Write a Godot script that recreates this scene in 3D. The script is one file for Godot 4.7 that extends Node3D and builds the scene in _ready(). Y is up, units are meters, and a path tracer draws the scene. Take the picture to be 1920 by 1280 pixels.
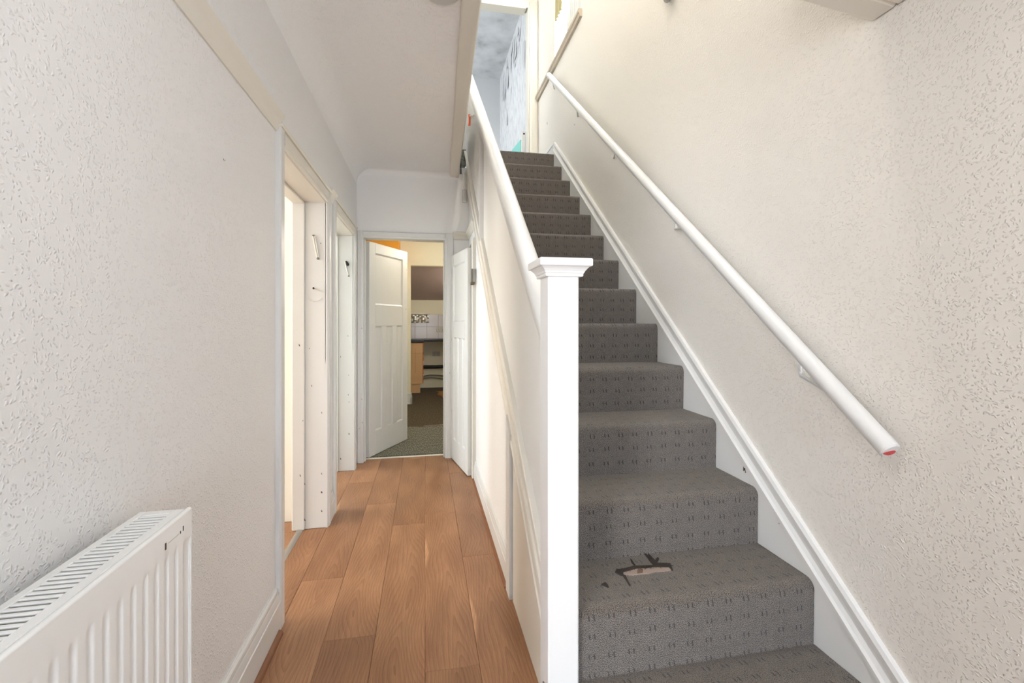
extends Node3D
# Hallway with carpeted staircase. X to the right, Y up, depth d away from the camera is -Z.

var M := {}
var counts := {}
const SL := 0.8233          # slope of the stairs
const TOPY := 2.813
const TOPD := 4.142
const RISE := 0.2008
const GOING := 0.2439
const WR := 1.225           # right wall face
const WL := -0.58           # left wall face


func _ready() -> void:
	setup_camera_and_light()
	make_materials()
	build_shell()
	build_floor()
	build_left_trim()
	build_doorways()
	build_stairs()
	build_carpet()
	build_handrail()
	build_radiator()
	build_understairs()
	build_kitchen()
	build_upstairs()
	build_small_things()


# ---------------------------------------------------------------- camera, sky, lamps
func setup_camera_and_light() -> void:
	var cam := Camera3D.new()
	cam.name = "camera"
	add_child(cam)
	cam.position = Vector3(0, 1.22, 0)
	cam.rotation.y = -atan2(163.0, 846.0)
	cam.projection = Camera3D.PROJECTION_FRUSTUM
	cam.keep_aspect = Camera3D.KEEP_HEIGHT
	cam.near = 0.05
	cam.far = 60.0
	cam.size = 1280.0 / 846.0 * 0.05
	cam.frustum_offset = Vector2(0, -38.0 / 846.0 * 0.05)
	cam.current = true
	var env := Environment.new()
	var sky := Sky.new()
	var sm := ProceduralSkyMaterial.new()
	sm.sky_top_color = Color(0.72, 0.8, 0.92)
	sm.sky_horizon_color = Color(0.9, 0.93, 0.97)
	sm.ground_bottom_color = Color(0.5, 0.5, 0.48)
	sm.ground_horizon_color = Color(0.8, 0.82, 0.84)
	sm.sky_energy_multiplier = 2.5
	sm.ground_energy_multiplier = 1.2
	sky.sky_material = sm
	env.background_mode = Environment.BG_SKY
	env.sky = sky
	env.ambient_light_source = Environment.AMBIENT_SOURCE_SKY
	env.tonemap_mode = Environment.TONE_MAPPER_LINEAR
	env.tonemap_exposure = 1.84
	env.sdfgi_enabled = true
	env.ssao_enabled = true
	env.ssil_enabled = true
	var we := WorldEnvironment.new()
	we.name = "world_environment"
	we.environment = env
	add_child(we)
	# daylight through the glazed front door behind the camera
	area("front_door_daylight", Vector3(0.35, 1.4, 3.72), Vector3(0.35, 1.4, -2.0), Vector2(1.4, 1.9), 2.3, Color(0.93, 0.965, 1.0))
	# daylight through the staircase window
	area("stair_window_daylight", Vector3(1.62, 4.5, -3.8), Vector3(0.6, 3.4, -3.6), Vector2(0.9, 1.1), 22.0, Color(0.92, 0.96, 1.0))
	# daylight in the upper room (window in its far left wall)
	area("upper_room_daylight", Vector3(-1.42, 4.1, -6.1), Vector3(1.2, 3.9, -6.2), Vector2(1.1, 1.2), 2.0, Color(0.96, 0.98, 1.0))
	# daylight in the rooms on the left
	area("left_room_daylight", Vector3(-3.3, 1.5, -2.1), Vector3(-0.8, 1.35, -2.3), Vector2(1.4, 1.5), 2.0, Color(1.0, 0.98, 0.95))
	area("front_room_daylight", Vector3(-3.3, 1.5, 2.8), Vector3(-0.6, 1.3, 0.1), Vector2(1.4, 1.6), 7.5, Color(0.95, 0.97, 1.0))
	area("second_room_daylight", Vector3(-3.3, 1.5, -3.8), Vector3(-0.8, 1.4, -3.5), Vector2(1.2, 1.5), 3.0, Color(0.93, 0.97, 1.0))
	# lamps: hall (behind the camera), stairwell ceiling, kitchen
	omni("hall_lamp_light", Vector3(0.22, 1.75, -0.42), 0.115, Color(0.95, 0.97, 1.0), 0.1)
	omni("landing_lamp_light", Vector3(0.45, 4.95, -1.5), 1.2, Color(1.0, 0.98, 0.94), 0.09)
	omni("recess_lamp_light", Vector3(0.78, 1.75, -7.3), 0.14, Color(1.0, 0.96, 0.92), 0.05)
	omni("kitchen_lamp_light", Vector3(0.56, 2.1, -5.4), 0.4, Color(1.0, 0.97, 0.92), 0.08)


func area(called: String, at: Vector3, to: Vector3, size: Vector2, energy: float, col: Color) -> void:
	var l := AreaLight3D.new()
	l.name = called
	l.area_size = size
	l.area_normalize_energy = false
	l.light_energy = energy
	l.light_color = col
	l.shadow_enabled = true
	l.area_range = 20.0
	l.area_attenuation = 2.0
	add_child(l)
	l.position = at
	l.look_at_from_position(at, to, Vector3.UP)


func omni(called: String, at: Vector3, energy: float, col: Color, size: float) -> void:
	var l := OmniLight3D.new()
	l.name = called
	l.light_energy = energy
	l.light_color = col
	l.light_size = size
	l.omni_range = 20.0
	l.omni_attenuation = 2.0
	l.shadow_enabled = true
	add_child(l)
	l.position = at


# ---------------------------------------------------------------- helpers
func V(x: float, y: float, d: float) -> Vector3:
	return Vector3(x, y, -d)


func numbered(called: String, parent: Node) -> String:
	var key := str(parent.get_instance_id()) + called
	var n: int = counts.get(key, 0)
	counts[key] = n + 1
	return called if n == 0 else "%s_%03d" % [called, n]


func new_st() -> SurfaceTool:
	var st := SurfaceTool.new()
	st.begin(Mesh.PRIMITIVE_TRIANGLES)
	return st


func commit(st: SurfaceTool, called: String, mat: Material, parent: Node = self) -> MeshInstance3D:
	var mi := MeshInstance3D.new()
	mi.mesh = st.commit()
	mi.name = numbered(called, parent)
	mi.material_override = null
	if mi.mesh.get_surface_count() > 0:
		mi.mesh.surface_set_material(0, mat)
	parent.add_child(mi)
	# parts are made in scene coordinates; a thing whose base lies elsewhere takes them back
	if parent != self and parent.has_meta("base"):
		mi.position = -(parent.get_meta("base") as Vector3)
	return mi


func tag(o: Node, label: String, category: String = "", group: String = "", kind: String = "") -> Node:
	if label != "":
		o.set_meta("label", label)
	if category != "":
		o.set_meta("category", category)
	if group != "":
		o.set_meta("group", group)
	if kind != "":
		o.set_meta("kind", kind)
	return o


func thing(called: String, label: String, category: String, at: Vector3, group: String = "", kind: String = "") -> Node3D:
	var o := Node3D.new()
	o.name = numbered(called, self)
	add_child(o)
	o.position = at
	o.set_meta("base", at)
	tag(o, label, category, group, kind)
	return o


func tri(st: SurfaceTool, a: Vector3, b: Vector3, c: Vector3, n: Vector3, ua := Vector2.ZERO, ub := Vector2.ZERO, uc := Vector2.ZERO) -> void:
	if (b - a).cross(c - a).dot(n) > 0.0:
		var t := b
		b = c
		c = t
		var tu := ub
		ub = uc
		uc = tu
	st.set_normal(n)
	st.set_uv(ua)
	st.add_vertex(a)
	st.set_normal(n)
	st.set_uv(ub)
	st.add_vertex(b)
	st.set_normal(n)
	st.set_uv(uc)
	st.add_vertex(c)


func quad(st: SurfaceTool, a: Vector3, b: Vector3, c: Vector3, d: Vector3, n: Vector3) -> void:
	tri(st, a, b, c, n)
	tri(st, a, c, d, n)


# quad with a normal of its own at every corner
func quad_n(st: SurfaceTool, p: Array, n: Array, uv: Array = []) -> void:
	var nn: Vector3 = n[0] + n[1] + n[2] + n[3]
	for t in [[0, 1, 2], [0, 2, 3]]:
		var a: Vector3 = p[t[0]]
		var b: Vector3 = p[t[1]]
		var c: Vector3 = p[t[2]]
		var order: Array = t
		if (b - a).cross(c - a).dot(nn) > 0.0:
			order = [t[0], t[2], t[1]]
		for k in order:
			st.set_normal((n[k] as Vector3).normalized())
			st.set_uv(uv[k] if uv.size() > 0 else Vector2.ZERO)
			st.add_vertex(p[k])


# box between two corners given in x, y and depth, edges chamfered by b
func box(st: SurfaceTool, x0: float, x1: float, y0: float, y1: float, d0: float, d1: float, b: float = 0.0) -> void:
	var lo := Vector3(minf(x0, x1), minf(y0, y1), minf(-d0, -d1))
	var hi := Vector3(maxf(x0, x1), maxf(y0, y1), maxf(-d0, -d1))
	cbox(st, lo, hi, b)


func cbox(st: SurfaceTool, lo: Vector3, hi: Vector3, b: float) -> void:
	var ext := [lo, hi]
	if b <= 0.0:
		for ax in 3:
			for s in 2:
				var n := Vector3.ZERO
				n[ax] = 1.0 if s == 1 else -1.0
				var q := []
				for uv in [[0, 0], [1, 0], [1, 1], [0, 1]]:
					var p := Vector3.ZERO
					p[ax] = ext[s][ax]
					p[(ax + 1) % 3] = ext[uv[0]][(ax + 1) % 3]
					p[(ax + 2) % 3] = ext[uv[1]][(ax + 2) % 3]
					q.append(p)
				quad(st, q[0], q[1], q[2], q[3], n)
		return
	b = minf(b, 0.45 * minf(hi.x - lo.x, minf(hi.y - lo.y, hi.z - lo.z)))
	for ax in 3:
		var a1 := (ax + 1) % 3
		var a2 := (ax + 2) % 3
		for s in 2:
			var sg := 1.0 if s == 1 else -1.0
			var n := Vector3.ZERO
			n[ax] = sg
			var q := []
			for uv in [[0, 0], [1, 0], [1, 1], [0, 1]]:
				var p := Vector3.ZERO
				p[ax] = ext[s][ax]
				p[a1] = ext[uv[0]][a1] + (b if uv[0] == 0 else -b)
				p[a2] = ext[uv[1]][a2] + (b if uv[1] == 0 else -b)
				q.append(p)
			quad(st, q[0], q[1], q[2], q[3], n)
		# edges along ax
		for s1 in 2:
			for s2 in 2:
				var g1 := 1.0 if s1 == 1 else -1.0
				var g2 := 1.0 if s2 == 1 else -1.0
				var e := []
				for k in 2:
					for m in 2:
						var p := Vector3.ZERO
						p[ax] = ext[k][ax] + (b if k == 0 else -b)
						p[a1] = ext[s1][a1] - (g1 * b if m == 0 else 0.0)
						p[a2] = ext[s2][a2] - (g2 * b if m == 1 else 0.0)
						e.append(p)
				var n2 := Vector3.ZERO
				n2[a1] = g1
				n2[a2] = g2
				quad(st, e[0], e[1], e[3], e[2], n2.normalized())
	for i in 2:
		for j in 2:
			for k in 2:
				var c := Vector3(ext[i].x, ext[j].y, ext[k].z)
				var g := Vector3(1.0 if i == 1 else -1.0, 1.0 if j == 1 else -1.0, 1.0 if k == 1 else -1.0)
				tri(st, c - Vector3(0, g.y, g.z) * b, c - Vector3(g.x, 0, g.z) * b, c - Vector3(g.x, g.y, 0) * b, g.normalized())


# polygon swept along w; u and v are the polygon's axes
func extr(st: SurfaceTool, poly: Array, o: Vector3, u: Vector3, v: Vector3, w: Vector3, smooth: bool = false) -> void:
	var n := poly.size()
	var ar := 0.0
	for i in n:
		var p: Vector2 = poly[i]
		var q: Vector2 = poly[(i + 1) % n]
		ar += p.x * q.y - q.x * p.y
	var sg := 1.0 if ar > 0.0 else -1.0
	var en := []
	for i in n:
		var e: Vector2 = (poly[(i + 1) % n] - poly[i])
		var on := Vector2(e.y, -e.x) * sg
		var nn := (u * e.x + v * e.y).cross(w).normalized()
		if nn.dot(u * on.x + v * on.y) < 0.0:
			nn = -nn
		en.append(nn)
	var run := 0.0
	for i in n:
		var p: Vector2 = poly[i]
		var q: Vector2 = poly[(i + 1) % n]
		var a := o + u * p.x + v * p.y
		var b := o + u * q.x + v * q.y
		var na: Vector3 = en[i]
		var nb: Vector3 = en[i]
		if smooth:
			var pr: Vector3 = en[(i - 1 + n) % n]
			var nx: Vector3 = en[(i + 1) % n]
			if pr.dot(na) > 0.6:
				na = (na + pr).normalized()
			if nx.dot(nb) > 0.6:
				nb = (nb + nx).normalized()
		var l := p.distance_to(q)
		quad_n(st, [a, b, b + w, a + w], [na, nb, nb, na], [Vector2(run, 0), Vector2(run + l, 0), Vector2(run + l, w.length()), Vector2(run, w.length())])
		run += l
	var pk := PackedVector2Array()
	for p in poly:
		pk.append(p)
	var idx := Geometry2D.triangulate_polygon(pk)
	var cn := u.cross(v).normalized()
	if cn.dot(w) > 0.0:
		cn = -cn
	for k in range(0, idx.size(), 3):
		var t := []
		for m in 3:
			var p: Vector2 = poly[idx[k + m]]
			t.append(o + u * p.x + v * p.y)
		tri(st, t[0], t[1], t[2], cn)
		tri(st, t[0] + w, t[1] + w, t[2] + w, -cn)


func P(flat: Array) -> Array:
	var r := []
	for i in range(0, flat.size(), 2):
		r.append(Vector2(flat[i], flat[i + 1]))
	return r


func tube(st: SurfaceTool, pts: Array, r: float, sides: int = 10, caps: bool = true) -> void:
	var rings := []
	var norms := []
	var ref := Vector3.UP
	for i in pts.size():
		var dir: Vector3
		if i == 0:
			dir = pts[1] - pts[0]
		elif i == pts.size() - 1:
			dir = pts[i] - pts[i - 1]
		else:
			dir = (pts[i + 1] - pts[i]).normalized() + (pts[i] - pts[i - 1]).normalized()
		dir = dir.normalized()
		if absf(ref.dot(dir)) > 0.95:
			ref = Vector3.RIGHT if absf(dir.x) < 0.9 else Vector3.FORWARD
		var u := (ref - dir * ref.dot(dir)).normalized()
		var v := dir.cross(u)
		ref = u
		var ring := []
		var rn := []
		for k in sides:
			var a := TAU * k / sides
			var nn := u * cos(a) + v * sin(a)
			ring.append((pts[i] as Vector3) + nn * r)
			rn.append(nn)
		rings.append(ring)
		norms.append(rn)
	for i in pts.size() - 1:
		for k in sides:
			var k2 := (k + 1) % sides
			quad_n(st, [rings[i][k], rings[i][k2], rings[i + 1][k2], rings[i + 1][k]], [norms[i][k], norms[i][k2], norms[i + 1][k2], norms[i + 1][k]])
	if caps:
		for e in [0, pts.size() - 1]:
			var n: Vector3 = (pts[0] - pts[1]).normalized() if e == 0 else (pts[e] - pts[e - 1]).normalized()
			for k in range(1, sides - 1):
				tri(st, rings[e][0], rings[e][k], rings[e][k + 1], n)


# turned shape round the axis from o along ax; profile is radius, height
func lathe(st: SurfaceTool, prof: Array, o: Vector3, ax: Vector3, sides: int = 24) -> void:
	var ref := Vector3.RIGHT if absf(ax.x) < 0.9 else Vector3.UP
	var u := (ref - ax * ref.dot(ax)).normalized()
	var v := ax.cross(u)
	for i in prof.size() - 1:
		var p: Vector2 = prof[i]
		var q: Vector2 = prof[i + 1]
		var e := q - p
		if e.length() < 1e-6:
			continue
		var out2 := Vector2(e.y, -e.x).normalized()
		for k in sides:
			var a := TAU * k / sides
			var b := TAU * (k + 1) / sides
			var ra := u * cos(a) + v * sin(a)
			var rb := u * cos(b) + v * sin(b)
			quad_n(st, [o + ra * p.x + ax * p.y, o + rb * p.x + ax * p.y, o + rb * q.x + ax * q.y, o + ra * q.x + ax * q.y],
				[ra * out2.x + ax * out2.y, rb * out2.x + ax * out2.y, rb * out2.x + ax * out2.y, ra * out2.x + ax * out2.y])


# ---------------------------------------------------------------- materials
func flat_mat(called: String, c: Color, rough: float, metal: float = 0.0) -> StandardMaterial3D:
	var m := StandardMaterial3D.new()
	m.resource_name = called
	m.albedo_color = c
	m.roughness = rough
	m.metallic = metal
	M[called] = m
	return m


func chip_texture(side: int, n: int, sd: int, rmin: float, rmax: float, stretch: float) -> ImageTexture:
	var rng := RandomNumberGenerator.new()
	rng.seed = sd
	var h := PackedFloat32Array()
	h.resize(side * side)
	h.fill(0.0)
	for i in n:
		var cx := rng.randf() * side
		var cy := rng.randf() * side
		var ra := rng.randf_range(rmin, rmax)
		var rb := ra * rng.randf_range(0.35, 0.8)
		ra *= stretch if rng.randf() < 0.5 else 1.0
		var an := rng.randf() * PI
		var ca := cos(an)
		var sa := sin(an)
		var amp := rng.randf_range(0.35, 1.0)
		var R := int(ceil(ra * 1.3)) + 1
		for dy in range(-R, R + 1):
			for dx in range(-R, R + 1):
				var x := (dx * ca + dy * sa) / ra
				var y := (-dx * sa + dy * ca) / rb
				var q := x * x + y * y
				if q < 1.0:
					var px := posmod(int(cx) + dx, side)
					var py := posmod(int(cy) + dy, side)
					var val := amp * (1.0 - q) * (1.0 - q * 0.3)
					var at := py * side + px
					if val > h[at]:
						h[at] = val
	var bytes := PackedByteArray()
	bytes.resize(side * side)
	for i in side * side:
		bytes[i] = int(clampf(60.0 + h[i] * 150.0 + rng.randf() * 10.0, 0, 255))
	var im := Image.create_from_data(side, side, false, Image.FORMAT_L8, bytes)
	im.bump_map_to_normal_map(4.0)
	im.generate_mipmaps()
	return ImageTexture.create_from_image(im)


func relief(m: StandardMaterial3D, tex: Texture2D, metres: float, strength: float) -> void:
	m.normal_enabled = true
	m.normal_texture = tex
	m.normal_scale = strength
	m.uv1_triplanar = true
	m.uv1_world_triplanar = true
	m.uv1_scale = Vector3.ONE / metres


func carpet_images() -> void:
	var W := 512
	var rng := RandomNumberGenerator.new()
	rng.seed = 11
	var nz := FastNoiseLite.new()
	nz.seed = 5
	nz.noise_type = FastNoiseLite.TYPE_SIMPLEX
	nz.frequency = 0.11
	var big := FastNoiseLite.new()
	big.seed = 9
	big.frequency = 0.012
	var v := PackedFloat32Array()
	v.resize(W * W)
	for y in W:
		for x in W:
			var s := nz.get_noise_2d(x, y) * 1.5 + (rng.randf() - 0.5) * 0.8 + big.get_noise_2d(x, y) * 0.2
			v[y * W + x] = 0.54 + s * 0.55
	# pairs of dark dashes in rows, with faint joining lines
	var cell := W / 4
	for j in 4:
		for i in 4:
			var cx := i * cell + cell / 2 + rng.randi_range(-5, 5)
			var cy := j * cell + cell / 2 + rng.randi_range(-5, 5)
			for s in [-16, 16]:
				var len := rng.randi_range(17, 24)
				for dy in range(-len, len + 1):
					for dx in range(-6, 7):
						var f := clampf(1.7 * (1.0 - absf(dx) / 7.0), 0.0, 1.0) * (1.0 - pow(absf(dy) / (len + 1.0), 4.0)) * rng.randf_range(0.55, 1.15)
						var at := posmod(cy + dy, W) * W + posmod(cx + s + dx + dy / 6, W)
						v[at] = lerpf(v[at], 0.1, clampf(f * 0.9, 0, 1))
				for dy in range(len, cell - len):
					var at2 := posmod(cy + dy, W) * W + posmod(cx + s, W)
					v[at2] = lerpf(v[at2], 0.25, 0.3 * rng.randf())
					v[at2 + (1 if at2 + 1 < W * W else 0)] *= 0.93
			for dx in range(-cell / 2, cell / 2):
				for dy in range(-1, 2):
					var at3 := posmod(cy + 8 + dy, W) * W + posmod(cx + dx, W)
					v[at3] = lerpf(v[at3], 0.2, 0.3 * rng.randf())
	var col := PackedByteArray()
	col.resize(W * W * 3)
	var hb := PackedByteArray()
	hb.resize(W * W)
	for i in W * W:
		var t := clampf(v[i], 0, 1)
		col[i * 3] = int(clampf(24 + t * 126, 0, 255))
		col[i * 3 + 1] = int(clampf(20 + t * 112, 0, 255))
		col[i * 3 + 2] = int(clampf(16 + t * 96, 0, 255))
		hb[i] = int(t * 255)
	var im := Image.create_from_data(W, W, false, Image.FORMAT_RGB8, col)
	im.generate_mipmaps()
	var hm := Image.create_from_data(W, W, false, Image.FORMAT_L8, hb)
	hm.bump_map_to_normal_map(5.0)
	hm.generate_mipmaps()
	var m := flat_mat("carpet", Color(1, 1, 1), 0.97)
	m.albedo_texture = ImageTexture.create_from_image(im)
	m.normal_enabled = true
	m.normal_texture = ImageTexture.create_from_image(hm)
	m.normal_scale = 1.6
	m.rim_enabled = true
	m.rim = 0.8
	m.rim_tint = 0.4
	m.uv1_scale = Vector3(1.0 / 0.248, 1.0 / 0.224, 1)


func plank_texture(sd: int) -> ImageTexture:
	var W := 144
	var H := 960
	var n1 := FastNoiseLite.new()
	n1.seed = sd
	n1.frequency = 0.01
	n1.noise_type = FastNoiseLite.TYPE_SIMPLEX_SMOOTH
	n1.fractal_type = FastNoiseLite.FRACTAL_NONE
	var n2 := FastNoiseLite.new()
	n2.seed = sd + 50
	n2.frequency = 0.09
	n2.noise_type = FastNoiseLite.TYPE_SIMPLEX
	var rng := RandomNumberGenerator.new()
	rng.seed = sd * 7 + 1
	var cx := rng.randf_range(0.3, 0.65)
	var pale_at := rng.randf_range(0.0, 0.7)
	var bytes := PackedByteArray()
	bytes.resize(W * H * 3)
	var dirn := 1.0 if rng.randf() < 0.5 else -1.0
	for y in H:
		var fy := float(y) / H
		for x in W:
			var fx := float(x) / W
			var warp := n1.get_noise_2d(x * 0.9, y * 0.28)
			var u := fx - cx + 0.16 * n1.get_noise_2d(900.0, y * 0.25)
			var f := 8.0 * sqrt(u * u * 1.4 + 0.004) + dirn * fy * 5.0 + warp * 1.0
			var ring := fposmod(f * 1.5, 1.0)
			var g := pow(ring, 2.2)
			var fib := n2.get_noise_2d(x * 2.4, y * 0.07)
			var fib2 := n2.get_noise_2d(x * 5.0 + 300.0, y * 0.16)
			var t := 0.6 - 0.23 * g + 0.16 * fib + 0.08 * fib2 + 0.16 * warp
			# a pale sapwood wedge along one edge of some planks
			if sd == 3:
				var e := fx - 0.015 - 0.11 * clampf(1.0 - absf(fy - pale_at - 0.12) / 0.14, 0.0, 1.0)
				if e < 0.0:
					t += 0.5 * clampf(-e * 18.0, 0.0, 1.0)
			t = clampf(t, 0, 1.15)
			var at := (y * W + x) * 3
			bytes[at] = int(clampf(lerpf(118, 196, t), 0, 255))
			bytes[at + 1] = int(clampf(lerpf(76, 148, t), 0, 255))
			bytes[at + 2] = int(clampf(lerpf(48, 108, t), 0, 255))
	var im := Image.create_from_data(W, H, false, Image.FORMAT_RGB8, bytes)
	im.generate_mipmaps()
	return ImageTexture.create_from_image(im)


func noise_tex(sd: int, freq: float, ramp: Array, oct: int = 4, side: int = 512) -> NoiseTexture2D:
	var n := FastNoiseLite.new()
	n.seed = sd
	n.frequency = freq
	n.fractal_octaves = oct
	n.noise_type = FastNoiseLite.TYPE_SIMPLEX_SMOOTH
	var t := NoiseTexture2D.new()
	t.width = side
	t.height = side
	t.seamless = true
	t.noise = n
	t.normalize = true
	var g := Gradient.new()
	var offs := PackedFloat32Array()
	var cols := PackedColorArray()
	for e in ramp:
		offs.append(e[0])
		cols.append(e[1])
	g.offsets = offs
	g.colors = cols
	t.color_ramp = g
	return t


func make_materials() -> void:
	var chip := chip_texture(640, 5400, 3, 2.2, 4.4, 1.3)
	var stip := chip_texture(512, 2600, 8, 2.0, 4.5, 2.2)
	relief(flat_mat("wallpaper", Color(0.925, 0.92, 0.915), 0.62), chip, 0.62, 0.68)
	relief(flat_mat("wallpaper_cream", Color(0.925, 0.907, 0.875), 0.5), chip, 0.62, 0.85)
	relief(flat_mat("ceiling_paper", Color(0.96, 0.957, 0.953), 0.7), stip, 0.5, 0.8)
	flat_mat("plain_paint", Color(0.95, 0.943, 0.935), 0.6)
	flat_mat("cream_pale", Color(0.92, 0.91, 0.87), 0.6)
	flat_mat("cream_paint", Color(0.92, 0.9, 0.81), 0.6)
	flat_mat("gloss", Color(0.87, 0.867, 0.856), 0.34)
	flat_mat("gloss_cream", Color(0.9, 0.88, 0.835), 0.36)
	flat_mat("gloss_cool", Color(0.93, 0.935, 0.935), 0.34)
	flat_mat("panel_paint", Color(0.905, 0.9, 0.885), 0.5)
	flat_mat("enamel", Color(0.945, 0.945, 0.935), 0.3)
	flat_mat("dark", Color(0.1, 0.08, 0.07), 0.8)
	flat_mat("black", Color(0.04, 0.037, 0.035), 0.5)
	flat_mat("chip_brown", Color(0.3, 0.24, 0.2), 0.8)
	flat_mat("steel", Color(0.72, 0.71, 0.69), 0.32, 0.9)
	flat_mat("brass_dark", Color(0.42, 0.36, 0.28), 0.45, 0.6)
	flat_mat("red", Color(0.8, 0.08, 0.14), 0.4)
	flat_mat("orange", Color(0.93, 0.36, 0.14), 0.5)
	flat_mat("wire", Color(0.9, 0.88, 0.84), 0.45)
	flat_mat("grey_plastic", Color(0.78, 0.77, 0.75), 0.5)
	flat_mat("fibre_dark", Color(0.2, 0.17, 0.15), 0.98)
	flat_mat("underlay", Color(0.6, 0.53, 0.49), 0.95)
	flat_mat("underlay_brown", Color(0.42, 0.33, 0.27), 0.95)
	flat_mat("bead_wood", Color(0.5, 0.32, 0.2), 0.5)
	flat_mat("beech", Color(0.83, 0.67, 0.48), 0.55)
	flat_mat("beech_edge", Color(0.74, 0.48, 0.24), 0.7)
	flat_mat("orange_wood", Color(0.95, 0.66, 0.22), 0.5)
	flat_mat("ply", Color(0.62, 0.44, 0.24), 0.8)
	flat_mat("worktop", Color(0.09, 0.085, 0.08), 0.35)
	flat_mat("tile_white", Color(0.84, 0.83, 0.85), 0.2)
	flat_mat("grout", Color(0.6, 0.58, 0.56), 0.9)
	flat_mat("mauve_paint", Color(0.74, 0.66, 0.63), 0.75)
	flat_mat("teal_paint", Color(0.55, 0.86, 0.82), 0.6)
	flat_mat("timber_raw", Color(0.62, 0.5, 0.36), 0.8)
	flat_mat("pipe_grey", Color(0.48, 0.46, 0.42), 0.5)
	flat_mat("net", Color(0.97, 0.96, 0.93), 0.9)
	M.net.backlight = Color(0.9, 0.9, 0.88)
	flat_mat("curtain_yellow", Color(0.9, 0.84, 0.62), 0.9)
	M.curtain_yellow.backlight = Color(0.6, 0.52, 0.3)
	var gl := flat_mat("glass", Color(0.95, 0.97, 0.97, 0.12), 0.03)
	gl.transparency = BaseMaterial3D.TRANSPARENCY_ALPHA
	var lamp := flat_mat("lamp_glow", Color(1, 0.96, 0.9), 0.5)
	lamp.emission_enabled = true
	lamp.emission = Color(1, 0.93, 0.82)
	lamp.emission_energy_multiplier = 1.5
	# damp stained plaster of the upper room
	var dm := flat_mat("damp_plaster", Color(1, 1, 1), 0.85)
	dm.albedo_texture = noise_tex(21, 0.006, [[0.0, Color(0.68, 0.685, 0.69)], [0.3, Color(0.8, 0.805, 0.81)], [0.6, Color(0.85, 0.855, 0.86)], [1.0, Color(0.89, 0.895, 0.9)]], 4)
	dm.uv1_triplanar = true
	dm.uv1_world_triplanar = true
	dm.uv1_scale = Vector3(0.8, 0.8, 0.8)
	flat_mat("damp_wall", Color(0.84, 0.845, 0.85), 0.85)
	flat_mat("flake", Color(0.82, 0.825, 0.83), 0.85)
	flat_mat("sill_paint", Color(0.74, 0.69, 0.62), 0.5)
	var pl := flat_mat("peeling_plaster", Color(1, 1, 1), 0.8)
	pl.albedo_texture = noise_tex(33, 0.02, [[0.0, Color(0.76, 0.77, 0.78)], [0.4, Color(0.87, 0.875, 0.88)], [1.0, Color(0.92, 0.92, 0.92)]], 4)
	pl.uv1_triplanar = true
	pl.uv1_world_triplanar = true
	pl.uv1_scale = Vector3(1, 0.5, 1)
	var kc := flat_mat("kitchen_carpet", Color(1, 1, 1), 0.97)
	kc.albedo_texture = noise_tex(44, 0.11, [[0.0, Color(0.2, 0.195, 0.17)], [0.45, Color(0.4, 0.395, 0.345)], [1.0, Color(0.74, 0.72, 0.65)]], 3)
	kc.uv1_triplanar = true
	kc.uv1_world_triplanar = true
	kc.uv1_scale = Vector3(2.2, 1.0, 0.35)
	var kd := flat_mat("kitchen_floor", Color(1, 1, 1), 0.95)
	kd.albedo_texture = noise_tex(45, 0.05, [[0.0, Color(0.2, 0.17, 0.13)], [0.5, Color(0.31, 0.27, 0.2)], [1.0, Color(0.42, 0.38, 0.28)]], 5)
	kd.uv1_triplanar = true
	kd.uv1_world_triplanar = true
	kd.uv1_scale = Vector3(1.6, 1.0, 0.8)
	carpet_images()
	var woods := []
	for k in 5:
		var tx := plank_texture(k + 1)
		for tint in [Color(1, 1, 1), Color(0.93, 0.92, 0.91)]:
			var w := flat_mat("plank_%d_%d" % [k, int(tint.r * 100)], tint, 0.42)
			w.albedo_texture = tx
			woods.append(w)
	M["planks"] = woods


# ---------------------------------------------------------------- room shell
func structure(st: SurfaceTool, called: String, mat: Material, label: String, category: String) -> MeshInstance3D:
	var o := commit(st, called, mat)
	tag(o, label, category, "", "structure")
	return o


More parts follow.
